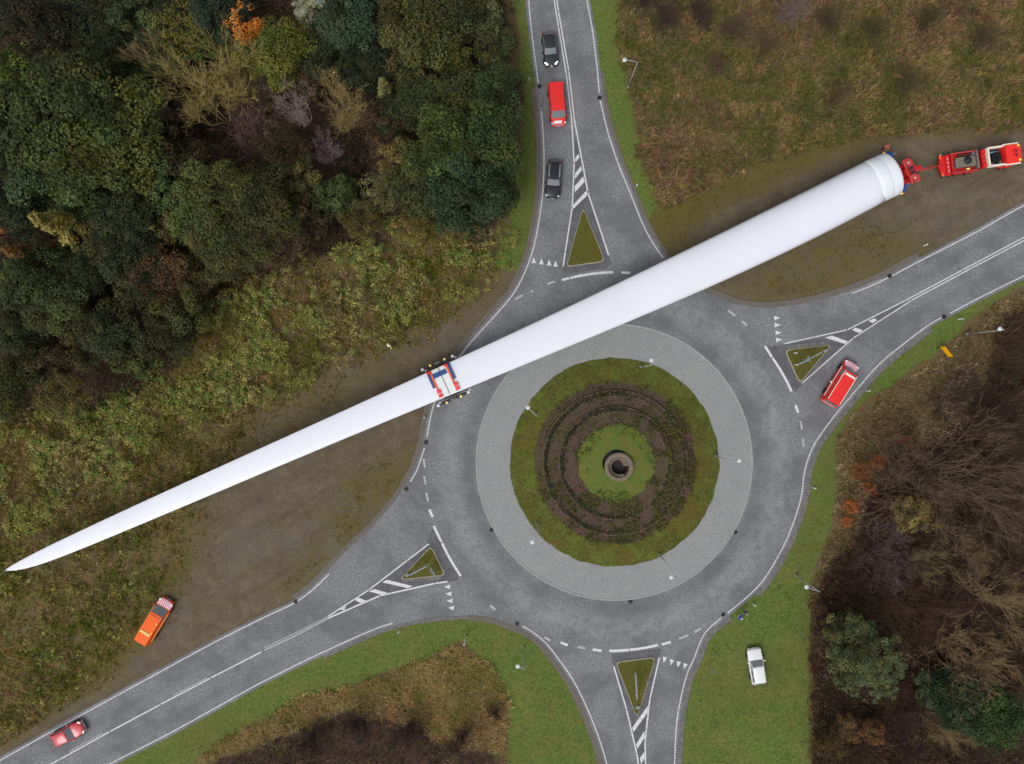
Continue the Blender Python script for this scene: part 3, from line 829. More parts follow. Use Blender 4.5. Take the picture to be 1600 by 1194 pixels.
CROWNS = {
 'broad': [crown_mesh('crown', 100 + i, 95, 135, 4.0, 8.0, 3.4) for i in range(4)],
 'small': [crown_mesh('crown', 200 + i, 50, 120, 2.6, 4.6, 2.6, (.5, 1.0), (.09, .19)) for i in range(3)],
 'pine':  [crown_mesh('crown', 300 + i, 170, 60, 4.2, 7.5, 4.0, (.4, .8), (.09, .2)) for i in range(2)],
 'cone':  [crown_mesh('crown', 400 + i, 150, 55, 2.5, 6.8, 5.4, (.35, .75), (.09, .2), True, .35) for i in range(2)],
 'thin':  [crown_mesh('crown', 500 + i, 60, 55, 3.0, 6.5, 2.9, (.5, .9), (.09, .17)) for i in range(2)],
}
LIMBS = {'broad': [limbs_mesh('trunk', 1, 8, 3.0), limbs_mesh('trunk', 2, 8, 3.0)], 'small': [limbs_mesh('trunk', 3, 4.6, 1.8, .12)], 'pine': [limbs_mesh('trunk', 4, 9, 2.8, .22)],
         'cone': [limbs_mesh('trunk', 5, 11.5, .9, .18, 6)], 'thin': [limbs_mesh('trunk', 6, 7, 2.2, .14)]}
BARE = {'bare': [bare_mesh('bare', 31, 10, .65, 4, (3, 4), .11, .8, .014, 5, 1, (.15, .6)), bare_mesh('bare', 32, 10, .7, 4, (3, 4), .11, .8, .014, 6, 1, (.15, .7)), bare_mesh('bare', 33, 10, .6, 4, (3, 4), .12, .8, .014, 4, 1, (.2, .6))],
        'wide': [bare_mesh('wide', 41, 10, .6, 4, (2, 4), .065, .5, .013, 14, 1, (.25, 1.5)), bare_mesh('wide', 42, 9, .65, 4, (2, 4), .065, .5, .013, 15, 1, (.2, 1.5))],
        'shrub': [bare_mesh('shrub', 51, 4.2, 1.1, 3, (2, 4), .05, .5, .014, 10, 2), bare_mesh('shrub', 52, 4.2, 1.2, 3, (2, 4), .05, .4, .014, 12, 2)]}
TOPZ = {'broad': 8.5, 'small': 5, 'pine': 8.5, 'cone': 8, 'thin': 6.8, 'bare': 7, 'wide': 6, 'shrub': 2.2}
RADM = {'broad': 4.6, 'small': 3.1, 'pine': 4.6, 'cone': 2.8, 'thin': 3.4, 'bare': 4.4, 'wide': 5.6, 'shrub': 2.6}

_ti = 0
def tree(px, py, rpx, kind, rgb, label, group, twig=None, zs=1.0, seed=None):
    """px, py: where the middle of the crown is seen; it stands at its own place, crown at its own height"""
    global _ti; _ti += 1
    if 'orange leaved' in label: zs = 1.5
    g_ = sum(rgb) / 3; q_ = 1.0 if 'orange' in label else .84; rgb = [q_ * v + (1 - q_) * g_ for v in rgb]
    if kind == 'bare': rgb = [v * 1.2 for v in rgb]
    if kind == 'wide': rgb = [rgb[0] * 1.02, rgb[1] * .97, rgb[2] * 1.08]
    s = rpx / PPM / RADM[kind]; zt = TOPZ[kind] * s * zs
    w = W(px, py, min(zt, 16)); gz = float(ground_z(np.array([w.x]), np.array([w.y]))[0])
    name = {'cone': 'conifer_tree', 'pine': 'evergreen_tree', 'bare': 'bare_tree', 'wide': 'bare_tree', 'shrub': 'bare_shrub'}.get(kind, 'leafy_tree')
    root = empty(name, (w.x, w.y, gz), (_ti * 2.399) % 6.283)
    tag(root, label, 'shrub' if kind == 'shrub' else 'tree', group)
    rg = random.Random(_ti * 13 + 5)
    root.scale = (s * rg.uniform(.94, 1.06), s * rg.uniform(.94, 1.06), s * zs)
    if kind in BARE:
        a, b = BARE[kind][_ti % len(BARE[kind])]
        o = link('trunk', a, None, root); o.color = lin(rgb[0] * 1.14, rgb[1] * 1.07, rgb[2] * 1.14)
        o = link('crown', b, None, root); o.color = lin(rgb[0] * 1.14, rgb[1] * 1.07, rgb[2] * 1.14)
    else:
        o = link('trunk', LIMBS[kind][_ti % len(LIMBS[kind])], None, root); o.color = lin(72, 62, 50)
        o = link('crown', CROWNS[kind][_ti % len(CROWNS[kind])], None, root); o.color = lin(rgb[0] * 1.2, rgb[1] * 1.13, rgb[2] * 1.0)
    return root

GN = 'trees of the wood behind the blade tip'
for a in (
 (30,120,50,'small',(74,96,40),'bright green crown on the left picture edge above the big dark tree'),
 (120,165,78,'broad',(62,74,40),'dark green broad crown at the top of the large leafy mass'),
 (180,205,72,'broad',(76,88,42),'olive green crown with brighter leaves, largest of the left wood'),
 (40,225,72,'broad',(56,72,42),'deep green broad tree cut by the left picture edge'),
 (125,255,70,'broad',(66,80,42),'mid green crown at the lower end of the large leafy mass'),
 (25,310,50,'broad',(44,58,40),'blue green tree low on the left picture edge'),
 (200,140,46,'small',(56,70,42),'small dark green crown left of the leaning bare trees'),
 (110,95,44,'thin',(60,66,46),'thin grey green crown near the top left corner'),
 (210,18,46,'small',(60,80,52),'bluish green crown at the top picture edge'),
 (283,45,40,'thin',(98,100,54),'yellowish feathery crown left of the orange tree'),
 (320,65,34,'small',(78,88,46),'small olive crown just above the yellow bare trees'),
 (340,15,44,'broad',(44,56,48),'very dark tree at the top edge left of the orange tree'),
 (386,38,30,'thin',(188,126,62),'orange leaved autumn tree, the only orange crown at the top'),
 (398,84,36,'small',(88,96,46),'olive crown directly below the orange tree'),
 (440,78,50,'broad',(84,92,46),'olive green crown right of the orange tree'),
 (482,14,30,'pine',(142,154,144),'pale silvery frosted crown at the top picture edge'),
 (550,28,54,'broad',(50,70,54),'dark blue green tree right of the silvery crown'),
 (505,80,42,'broad',(48,60,42),'dark green tree below the silvery crown'),
 (590,88,40,'broad',(46,56,40),'dark tree in the upper middle of the wood'),
 (650,42,58,'broad',(68,74,40),'large olive tree near the top of the roadside wood'),
 (705,20,48,'broad',(60,68,38),'dark olive crown at the top edge near the road'),
 (752,28,36,'small',(86,98,66),'grey green crown close to the road verge at the top'),
 (700,88,36,'small',(92,96,46),'yellow green crown in the roadside wood'),
 (772,80,34,'small',(62,72,42),'dark crown on the road verge beside the black hatchback'),
 (640,95,44,'thin',(76,70,44),'thin brownish crown in the roadside wood'),
 (602,138,24,'cone',(112,118,78),'pale pointed conifer right of the yellow bare tree'),
 (655,150,44,'broad',(58,70,40),'dark green crown in the middle of the roadside wood'),
 (705,160,46,'broad',(64,76,42),'mid green crown left of the red van'),
 (775,140,44,'broad',(54,72,42),'deep green crown at the verge level with the red van'),
 (690,230,58,'broad',(66,82,40),'large green crown in the lower roadside wood'),
 (765,215,56,'broad',(58,76,42),'deep green verge crown left of the dark estate car'),
 (735,305,58,'broad',(46,66,44),'dark green tree at the lower corner of the roadside wood'),
 (778,290,38,'small',(60,76,40),'small green crown at the verge above the brown mud'),
 (655,295,44,'broad',(64,74,42),'olive crown left of the dark corner tree'),
 (612,250,34,'thin',(112,104,60),'pale yellow brown thin crown beside the small bare tree'),
 (600,300,36,'thin',(92,96,66),'grey green thin crown above the bramble slope'),
 (525,305,36,'small',(68,86,50),'round bright green crown standing alone in brown scrub'),
 (468,285,36,'small',(82,80,46),'olive brown crown left of the round green one'),
 (410,320,54,'broad',(60,66,36),'dark olive crown in the middle of the left wood'),
 (340,300,50,'broad',(70,80,42),'olive crown below the yellow bare trees'),
 (245,292,44,'small',(82,104,62),'light green crown right of the large leafy mass'),
 (300,335,42,'small',(78,98,58),'fresh green crown in the gap of the left wood'),
 (345,385,48,'broad',(72,80,46),'olive crown at the lower rim of the left wood'),
 (395,385,40,'broad',(66,72,40),'dark olive crown above the bramble slope'),
 (255,355,34,'thin',(108,106,68),'pale thin crown below the fresh green one'),
 (90,352,42,'cone',(120,116,62),'yellow olive conifer leaning out to the left'),
 (125,315,44,'broad',(58,78,48),'green crown above the yellow olive conifer'),
 (12,342,26,'small',(120,80,46),'rusty orange small crown on the left picture edge'),
 (40,398,34,'cone',(106,82,46),'brownish conifer below the rusty crown'),
 (50,440,50,'broad',(58,72,42),'green crown at the left edge halfway down'),
 (130,425,38,'broad',(50,64,44),'dark green crown right of the left edge trees'),
 (85,480,46,'broad',(68,80,48),'grey green crown in the lower left wood'),
 (30,520,42,'broad',(50,60,36),'dark tree low on the left edge above the bramble'),
 (215,480,46,'thin',(62,66,40),'thin dark crown in the shadowy middle of the wood'),
 (165,380,42,'thin',(66,66,44),'sparse grey crown between conifer and shadowy middle'),
 (250,430,44,'thin',(84,66,44),'thin brown crown in the shadowy middle'),
 (130,545,44,'thin',(66,64,38),'thin olive crown above the lower bramble slope'),
 (215,555,40,'small',(64,76,38),'low green crown at the lower wood margin'),
 (60,580,40,'thin',(72,66,44),'brownish thin crown low at the left edge'),
 (285,480,44,'small',(66,74,40),'round olive crown at the wood margin near the bramble'),
 (45,50,60,'thin',(48,46,36),'dark sparse crown in the top left corner'),
 (140,40,44,'thin',(56,66,50),'dark bluish sparse crown near the top left corner'),
 (260,90,40,'small',(66,78,46),'dark green crown behind the leaning bare tree'),
 (470,120,36,'thin',(70,60,42),'sparse brown crown above the grey bare tree')):
    tree(*a, GN)
for a in (
 (245,98,46,'bare',(140,128,82),'leaning bare tree with pale twigs, left of the yellow bare pair'),
 (325,118,62,'bare',(146,138,74),'large bare yellow green tree in the middle of the wood'),
 (375,130,40,'bare',(138,132,72),'bare yellow tree on the right of the large one'),
 (330,165,48,'bare',(142,134,70),'low bare yellow tree below the large one'),
 (252,180,34,'bare',(128,120,104),'small grey bare tree left of the brown bare one'),
 (392,205,58,'wide',(116,98,82),'grey brown bare tree with dense twigs'),
 (468,165,42,'bare',(142,134,120),'pale grey bare tree left of the yellow green one'),
 (530,150,40,'bare',(152,142,80),'slender yellow green bare tree near the pale conifer'),
 (556,178,38,'bare',(138,128,76),'second yellow green bare tree, lower right of the slender one'),
 (515,232,30,'bare',(126,114,110),'small purplish grey bare tree above the olive brown crown')):
    tree(*a, GN)

for a in (
 (185,330,46,'broad',(52,66,44),'dim green crown below the large leafy mass'),
 (15,455,40,'broad',(46,58,42),'dark crown at the left edge under the brownish conifer'),
 (170,520,50,'broad',(50,60,38),'dim broad crown in the lower left wood'),
 (255,530,40,'broad',(58,62,36),'dim olive crown at the margin above the bramble'),
 (100,410,34,'small',(60,74,46),'small grey green crown under the yellow olive conifer'),
 (205,400,44,'broad',(48,58,42),'very dark crown in the shadowy middle'),
 (310,420,42,'thin',(74,70,42),'thin olive crown near the dark olive pair'),
 (440,380,40,'thin',(70,58,42),'sparse brown crown at the wood margin'),
 (480,350,38,'thin',(66,60,42),'sparse dim crown left of the bramble top'),
 (565,345,34,'thin',(82,78,46),'sparse olive crown above the bramble top'),
 (590,200,36,'thin',(72,60,44),'sparse brown crown right of the yellow bare pair'),
 (620,180,34,'broad',(50,62,40),'dark crown between conifer and roadside wood'),
 (640,350,34,'thin',(104,96,54),'straw coloured thin crown above the dry slope'),
 (440,230,40,'thin',(60,52,40),'sparse dark crown right of the grey brown bare tree'),
 (290,240,44,'thin',(58,54,38),'sparse dark crown below the low yellow tree'),
 (420,140,30,'thin',(66,62,40),'sparse olive crown right of the large yellow tree'),
 (10,600,44,'broad',(58,66,34),'olive tree at the left edge above the blade tip'),
 (100,620,40,'thin',(90,88,50),'pale thin crown where wood and bramble meet'),
 (15,20,46,'broad',(44,50,38),'dark crown filling the top left corner'),
 (90,40,44,'broad',(48,58,44),'dark crown second from the top left corner'),
 (175,75,40,'broad',(54,64,44),'dark green crown above the big left trees'),
 (255,15,36,'broad',(48,58,46),'dark crown at the top edge left of the feathery one'),
 (600,30,44,'broad',(46,58,44),'dark crown at the top edge left of the roadside wood'),
 (560,110,34,'broad',(44,56,40),'dark crown above the slender yellow tree')):
    tree(*a, GN)
GS = 'trees of the wood beside the white car'
for a in (
 (1345,1020,54,'pine',(76,88,58),'big blue green pine right of the white car'),
 (1320,988,34,'pine',(74,82,46),'olive green pine crown at the grass edge'),
 (1378,1055,36,'pine',(84,98,70),'lower bluish crown of the pine group'),
 (1500,1092,46,'broad',(44,64,42),'dark green tree right of the pine group'),
 (1560,1118,48,'broad',(54,78,42),'green leafy tree in the lower right corner'),
 (1468,1075,36,'small',(58,74,56),'small bluish tree between pine and dark tree'),
 (1425,800,34,'thin',(118,110,66),'dense olive twiggy crown below the large bare tree'),
 (1480,1140,40,'bare',(126,114,72),'pale bare tree at the bottom picture edge'),
 (1505,755,112,'wide',(112,104,66),'largest bare tree with spreading olive branches'),
 (1570,790,70,'wide',(92,84,54),'brown olive bare tree at the right edge'),
 (1395,872,54,'wide',(112,104,86),'grey bare tree with fanned twigs'),
 (1450,880,34,'bare',(118,112,68),'olive bare tree right of the fanned grey one'),
 (1515,880,36,'bare',(118,108,68),'yellow olive bare tree in the middle of the wood'),
 (1380,945,46,'wide',(84,72,50),'dark brown bare tree above the pine'),
 (1445,965,62,'wide',(96,80,54),'brown bare tree with a wide fan of twigs'),
 (1580,955,56,'bare',(126,114,74),'yellow bare tree at the right edge'),
 (1530,1035,62,'bare',(124,110,72),'yellow bare tree with clear limbs, lower right'),
 (1560,870,48,'wide',(84,72,50),'dim brown bare tree near the right edge'),
 (1322,1140,24,'small',(96,80,56),'small round brown crown at the bottom, left of its twin'),
 (1362,1142,22,'small',(102,76,54),'small round reddish brown crown at the bottom edge'),
 (1295,1170,30,'thin',(74,64,36),'low olive brown bush at the bottom grass edge'),
 (1415,1170,40,'wide',(74,60,52),'dark bare tree at the bottom edge'),
 (1560,640,50,'wide',(74,66,46),'dark bare tree behind the yellow sign'),
 (1590,560,40,'wide',(86,80,48),'olive bare tree at the right edge below the road'),
 (1500,620,44,'wide',(64,54,46),'dark bare tree below the street lamp in the scrub')):
    tree(*a, GS)
for a in (
 (1400,740,40,'wide',(92,78,56),'brown bare tree left of the largest one'),
 (1440,720,44,'wide',(84,72,54),'brown bare tree above the dense olive crown'),
 (1345,870,36,'wide',(78,66,52),'low brown bare tree left of the fanned grey one'),
 (1330,920,34,'wide',(82,68,52),'brown bare tree at the grass edge below the orange bushes'),
 (1480,930,44,'wide',(88,76,54),'brown bare tree between the yellow ones'),
 (1570,700,50,'wide',(88,78,54),'brown bare tree at the right edge above the largest one'),
 (1590,1050,40,'wide',(92,80,56),'brown bare tree at the right edge near the leafy corner'),
 (1430,1110,40,'wide',(84,70,54),'brown bare tree below the pine group'),
 (1300,1100,30,'wide',(80,66,50),'low brown bare tree left of the pine foot'),
 (1530,960,40,'wide',(96,86,58),'olive brown bare tree left of the right edge yellow one'),
 (1545,1170,40,'wide',(80,68,52),'dark bare tree at the bottom edge near the corner'),
 (1350,1180,30,'wide',(84,68,50),'low brown bare tree under the two round crowns'),
 (1455,830,36,'wide',(106,98,62),'olive bare tree directly under the largest one')):
    tree(*a, GS)
for a in (
 (1328,792,14,'thin',(150,90,54),'bright orange leaved bush at the verge'),
 (1322,815,10,'thin',(146,88,54),'small orange bush, lowest of the row'),
 (1358,762,13,'thin',(132,86,58),'orange brown bush in the middle of the row'),
 (1372,722,12,'thin',(134,88,58),'orange bush below the pale dry grass'),
 (1420,690,12,'thin',(148,92,60),'orange bush highest and farthest right of the row'),
 (1345,735,17,'thin',(110,76,48),'brown bush between the orange ones')):
    tree(*a, 'orange bushes along the grass verge')
GB = 'bare shrubs of the right hand scrub'
for a in (
 (1040,22,40,'shrub',(82,66,58),'dark bare shrub nearest the road at the top edge'),
 (1095,20,40,'shrub',(78,64,54),'second dark bare shrub from the road at the top edge'),
 (1150,40,40,'shrub',(98,86,64),'olive brown bare shrub at the top'),
 (1240,16,38,'shrub',(130,120,106),'pale grey bare shrub at the top edge'),
 (1200,70,36,'shrub',(104,92,64),'brown bare shrub below the pale grey one'),
 (1300,30,36,'shrub',(92,84,54),'olive bare shrub right of the pale grey one'),
 (1370,45,34,'shrub',(88,84,50),'olive green bare shrub at the top right'),
 (1455,30,36,'shrub',(86,84,48),'green brown shrub above the truck'),
 (1540,55,38,'shrub',(94,84,58),'brown shrub near the top right corner'),
 (1120,100,30,'shrub',(108,92,66),'tan bare shrub in the dry grass near the verge'),
 (1420,130,32,'shrub',(94,90,54),'olive shrub in the middle of the scrub'),
 (1310,150,30,'shrub',(110,92,64),'tan shrub above the blade root'),
 (1010,-10,40,'shrub',(70,58,52),'dark shrub in the corner by the road at the top')):
    tree(*a, GB)
for a in (
 (560,1140,40,'shrub',(62,50,46),'dark bare shrub in the bottom thicket, left end'),
 (640,1150,44,'shrub',(60,48,44),'dark bare shrub in the middle of the bottom thicket'),
 (720,1160,40,'shrub',(66,52,44),'dark brown shrub right in the bottom thicket'),
 (480,1165,40,'shrub',(60,48,42),'low dark shrub at the left end of the bottom edge'),
 (772,1115,24,'shrub',(58,44,38),'small dark shrub beside the bright verge at the bottom')):
    tree(*a, 'dark shrubs of the bottom thicket')

# ------------------------------------------------------------------ uncountable ground vegetation
def scatter(box, n, dens, seed):
    """points (metres) kept where dens(px,py) > random"""
    rg = np.random.default_rng(seed)
    px = rg.uniform(box[0], box[2], n); py = rg.uniform(box[1], box[3], n)
    k = rg.random(n) < dens(px, py)
    px, py = px[k], py[k]
    sd = road_sd(px, py)
    k = sd < -15
    px, py = px[k], py[k]
    return (px - 800) / PPM, (597 - py) / PPM, px, py

def pick(pal, n, rg, jitter=.18, w=None):
    c = np.array([lin(*p)[:3] for p in pal]); i = w if w is not None else rg.integers(0, len(pal), n)
    return c[i] * np.clip(rg.normal(1, jitter, (n, 1)), .5, 1.6)

def tufts(name, label, box, n, dens, pal, seed, h=(.35, .9), width=(.03, .07), blades=5, lean=.55, cat='grass', patch=None, wind=(0, 0)):
    n = int(n * 1.7); width = (width[0] * .7, width[1] * .75); h = (h[0] * .75, h[1] * .75)
    rg = np.random.default_rng(seed + 1)
    x, y, px, py = scatter(box, n, dens, seed); m = len(x); z = ground_z(x, y)
    pn = .55 * fbm(px, py, 90.0, seed, 3) + .45 * fbm(px, py, 18.0, seed + 7, 3) + rg.normal(0, .07, m)
    idx = np.clip(((pn - .35) / .3 * len(pal)).astype(int), 0, len(pal) - 1)
    base = np.repeat(np.stack([x, y, z], 1), blades, 0); N = len(base)
    base[:, :2] += rg.normal(0, .09, (N, 2))
    hh = rg.uniform(*h, N) * np.repeat(np.clip(.1 + 1.9 * (fbm(px, py, 22.0, seed + 2, 3) - .05), .25, 1.8), blades)
    a = rg.uniform(0, 6.283, N); ld = rg.uniform(.1, lean, N) * hh
    tip = base + np.stack([np.cos(a) * ld + wind[0] * hh, np.sin(a) * ld + wind[1] * hh, hh], 1)
    b = a + math.pi / 2 + rg.normal(0, .3, N); wd = rg.uniform(*width, N)
    off = np.stack([np.cos(b) * wd, np.sin(b) * wd, np.zeros(N)], 1)
    mid = base * .45 + tip * .55 + np.array([0, 0, 1.0]) * (hh * .12)[:, None]
    co = np.stack([base - off, base + off, mid + off * .8, tip, mid - off * .8], 1).reshape(-1, 3)
    i = np.arange(N)[:, None] * 5
    f = np.concatenate([np.concatenate([i, i + 1, i + 2], 1), np.concatenate([i, i + 2, i + 4], 1), np.concatenate([i + 4, i + 2, i + 3], 1)])
    c = np.repeat(pick(pal, m, rg, .16, idx), blades, 0) * np.clip(rg.normal(1, .14, (N, 1)), .6, 1.5) * (1.4 if 'grass' in name and 'mown' not in name else 1.0)
    c4 = np.repeat(np.concatenate([c, np.ones((N, 1))], 1), 5, 0)
    me = big_mesh(name, co, f, 3, c4); o = link(name, me, tuft_m); tag(o, label, cat, kind='stuff')
    return o

def thicket(name, label, box, n, dens, pal, seed, hmax=1.5, leaf=(.07, .16), per=16, clump=.35, cat='undergrowth', wild=.5):
    """leafy low growth: mounds of leaf faces with holes between them"""
    rg = np.random.default_rng(seed + 1)
    x, y, px, py = scatter(box, n, dens, seed); m = len(x); z = ground_z(x, y)
    hn = fbm(px, py, 26.0, seed + 5, 3); top = hmax * np.clip(.15 + 1.6 * (hn - .28), .12, 1.3)
    pn = fbm(px, py, 70.0, seed + 9, 3) + rg.normal(0, .07, m)
    idx = np.clip(((pn - .25) / .5 * len(pal)).astype(int), 0, len(pal) - 1)
    cen = np.repeat(np.stack([x, y, z + top], 1), per, 0); N = len(cen)
    d = unit(rg.normal(size=(N, 3))); d[:, 2] = np.abs(d[:, 2]) * np.where(rg.random(N) < .75, 1, -1.5)
    cen = cen + d * clump * rg.uniform(.4, 1.1, (N, 1)) * np.array([1, 1, .8])
    nn = unit(d * .6 + np.array([0, 0, .8]) + rg.normal(0, wild, (N, 3)))
    c = np.repeat(pick(pal, m, rg, .2, idx), per, 0) * np.clip(rg.normal(1, .2, (N, 1)), .5, 1.6)
    co, f, c4 = quads_from(cen, nn, rg.uniform(*leaf, N), .9, rg, c)
    me = big_mesh(name, co, f, 4, c4); o = link(name, me, tuft_m); tag(o, label, cat, kind='stuff')
    return o

MEADOW = [[(964,-60),(1680,-60),(1680,196),(1500,204),(1330,216),(1200,248),(1036,322),(1004,250),(990,170),(970,60)]]
tufts('dry_grass', 'tall brown and olive grass of the meadow above the truck', (950,-60,1690,330), 26000, lambda a, b: zone_w(MEADOW, a, b, 9, 8, 21) * (.35 + .8 * (fbm(a, b, 50, 3) > .42)),
      [(92,92,48), (106,100,54), (118,106,62), (132,114,72), (152,128,88), (144,114,82), (126,98,72), (110,88,64)], 61, (.35, .95), (.03, .075), 6, 1.3)
thicket('scrub_foliage', 'low green brown scrub between the dry grass', (950,-60,1690,330), 20000, lambda a, b: zone_w(MEADOW, a, b, 8, 8, 22) * (fbm(a, b, 40, 33) > .48) * .8,
        [(92,92,50), (116,112,62), (106,104,54), (132,114,80), (98,100,56)], 62, 1.2, (.05, .12), 12)
SLOPE = [[(800,380),(760,372),(700,345),(640,330),(560,370),(470,410),(400,425),(330,470),(280,560),(180,620),(60,640),(-60,640),(-60,1190),(10,1160),(160,1062),(210,985),(285,850),(326,740),(420,650),(560,566),(700,498),(785,425)]]
def gap(a, b, k=.47, s=71, sc=34): return (fbm(a, b, sc, s, 3) > k) * 1.0
thicket('bramble', 'yellow green bramble slope between the wood and the mud', (-60,320,810,1190), 46000, lambda a, b: zone_w(SLOPE, a, b, 26, 20, 23) * gap(a, b, .45) * np.where(np.abs(a * .53 + b - 790 + 90 * fbm(a, b, 70, 4)) < 95, 1.0, .1),
        [(116,116,58), (154,152,80), (134,128,66), (112,134,68), (168,158,94), (130,116,74)], 63, 1.9, (.07, .15), 13, .4)
tufts('rough_grass', 'long olive and brown grass along the edge of the mud', (-60,330,820,1190), 40000, lambda a, b: zone_w(SLOPE, a, b, 26, 18, 24) * (.35 + .65 * (fbm(a, b, 40, 44) > .45)),
      [(92,96,38), (108,106,48), (98,92,42), (130,116,64), (150,128,82), (134,106,68), (90,82,40)], 64, (.3, .8), (.03, .07), 5, 1.3)
WOODS = [[(-80,-60),(800,-60),(812,150),(806,270),(785,350),(700,340),(600,370),(450,420),(370,440),(280,560),(180,640),(60,660),(-80,660)],
         [(1690,440),(1560,500),(1540,600),(1480,690),(1380,740),(1345,830),(1280,900),(1270,1000),(1272,1260),(1690,1260)], [(300,1215),(420,1156),(520,1118),(600,1116),(650,1138),(700,1165),(785,1172),(785,1260),(300,1260)]]
thicket('undergrowth', 'dark brown and olive undergrowth of the woods', (-80,-60,1690,1260), 60000, lambda a, b: zone_w(WOODS, a, b, 10, 10, 25) * (.3 + .7 * gap(a, b, .44, 81, 50)),
        [(68,54,44), (82,70,48), (92,72,54), (76,76,44), (106,86,64), (66,52,46), (94,90,54)], 65, 1.8, (.08, .19), 9, .5, wild=.8)
PATCH = [[(768,1034),(712,1010),(655,1034),(560,1080),(560,1120),(640,1130),(700,1165),(785,1175),(794,1090)], [(660,1032),(560,1068),(470,1094),(380,1140),(300,1190),(420,1160),(520,1112),(620,1085)]]
tufts('dry_grass', 'pale dry grass patch between the two lower road arms', (300,1000,810,1200), 12000, lambda a, b: zone_w(PATCH, a, b, 7, 9, 26), [(128,118,68), (150,130,86), (164,142,98), (152,126,86)], 66, (.3, .7), (.03, .06), 6, 1.4)
EDGE = [[(1640,425),(1560,472),(1510,515),(1462,562),(1390,610),(1332,652),(1306,696),(1312,765),(1303,815),(1284,872),(1268,915),(1268,1260),(1282,1260),(1286,930),(1330,850),(1350,800),(1370,740),(1450,700),(1530,640),(1550,560),(1640,470)]]
tufts('dry_grass', 'pale dead grass between the verge and the lower right wood', (1240,400,1690,1260), 16000, lambda a, b: zone_w(EDGE, a, b, 7, 9, 27), [(112,92,62), (138,114,82), (124,102,70), (100,86,58), (152,132,102)], 67, (.3, .75), (.03, .065), 6, 1.3)
tufts('sparse_grass', 'thin olive grass growing out of the mud', (60,200,1500,1130), 30000, lambda a, b: zone_w(Z_OCH, a, b, 30, 18, 30) * (fbm(a, b, 30, 95, 3) > .42), [(86,84,40), (104,94,52), (92,80,46), (112,100,60)], 77, (.1, .28), (.025, .05), 4, 1.3)
tufts('seed_heads', 'whitish seed heads beside the dry grass below the yellow sign', (1465,560,1560,660), 260, lambda a, b: smooth(60, 10, np.hypot(a - 1508, b - 608)), [(170,160,146), (196,188,176)], 68, (.5, .9), (.05, .09), 2, .5)
tufts('mown_grass', 'short tufts of the mown verges', (60,-60,1690,1260), 42000, lambda a, b: zone_w(Z_GRASS, a, b, 5, 5, 4), [(80,90,42), (98,106,54), (90,102,48), (106,108,62)], 69, (.05, .14), (.02, .05), 4, .9)

tufts('brush', 'fine bare brown brush filling the lower right wood', (1260,440,1690,1260), 26000, lambda a, b: zone_w(WOODS[1:2], a, b, 10, 10, 28) * (.3 + .7 * gap(a, b, .45, 85, 45)), [(92,66,52), (112,86,66), (100,74,60), (118,100,74), (84,62,52)], 75, (.9, 2.6), (.02, .04), 4, 1.0, 'brush')
tufts('brush', 'fine bare brown brush between the trees of the left wood', (-80,-60,820,660), 22000, lambda a, b: zone_w(WOODS[:1], a, b, 10, 10, 29) * gap(a, b, .47, 86, 45), [(66,54,44), (84,72,54), (76,62,50), (92,86,56), (64,52,46)], 76, (.9, 2.4), (.02, .04), 4, 1.0, 'brush')
# growth on the central island
def island_zone(r0, r1, f=None):
    def g(a, b):
        r = np.hypot(a - RC[0], b - RC[1]); an = np.degrees(np.arctan2(b - RC[1], a - RC[0]))
        return ((r > r0) & (r < r1)) * (1.0 if f is None else f(r, an, a, b))
    return g
def island_scatter(dens, n, seed):
    rg = np.random.default_rng(seed); px = rg.uniform(RC[0] - 170, RC[0] + 170, n); py = rg.uniform(RC[1] - 170, RC[1] + 170, n)
    k = rg.random(n) < dens(px, py); return px[k], py[k]
def island_h(r):   # metres
    return np.interp(r, [1.7, 4.7, 6.3, 6.32, 7.0, 7.02, 8.3, 8.95, 9.0, 9.95, 13.0], [1.75, 1.44, 1.36, 1.37, 1.34, 1.06, 1.0, .98, .7, .62, .14])
def island_leaves(name, label, dens, n, pal, seed, hmax, per, leaf, clump):
    rg = np.random.default_rng(seed + 1); px, py = island_scatter(dens, n, seed); m = len(px)
    x, y = (px - RC[0]) / PPM, (RC[1] - py) / PPM
    cen = np.repeat(np.stack([x, y, island_h(np.hypot(x, y)) + rg.uniform(.3, 1, m) * hmax], 1), per, 0); N = len(cen)
    d = unit(rg.normal(size=(N, 3))); cen = cen + d * clump * rg.uniform(.3, 1, (N, 1))
    c = np.repeat(pick(pal, m, rg, .2), per, 0) * np.clip(rg.normal(1, .18, (N, 1)), .6, 1.5)
    co, f, c4 = quads_from(cen, unit(d * .5 + np.array([0, 0, .8]) + rg.normal(0, .5, (N, 3))), rg.uniform(*leaf, N), .9, rg, c)
    me = big_mesh(name, co, f, 4, c4); o = link(name, me, tuft_m, island); o['kind'] = 'stuff'
    return o
island_leaves('hedge_ring', '', lambda a, b: np.maximum(island_zone(104, 111)(a, b), island_zone(79.5, 87)(a, b)) * np.where(np.abs(np.degrees(np.arctan2(b - RC[1], a - RC[0]))) > 80, 1.0, .35), 30000,
              [(44,48,34), (52,56,38), (60,60,44)], 71, .28, 5, (.05, .1), .13)
island_leaves('weeds', '', island_zone(60, 128, lambda r, an, a, b: (fbm(a, b, 22, 91, 3) > .46) * np.where((an > -70) & (an < 160), .85, .22)), 23000,
              [(88,92,40), (104,100,48), (80,88,44), (72,70,36)], 72, .3, 6, (.05, .11), .2)
island_leaves('weeds', '', island_zone(44, 61, lambda r, an, a, b: (fbm(a, b, 20, 92, 3) > .42) * np.where((np.abs(an) > 70), .9, .35)), 14000,
              [(92,108,46), (116,126,60), (84,100,40)], 73, .25, 6, (.06, .12), .18)
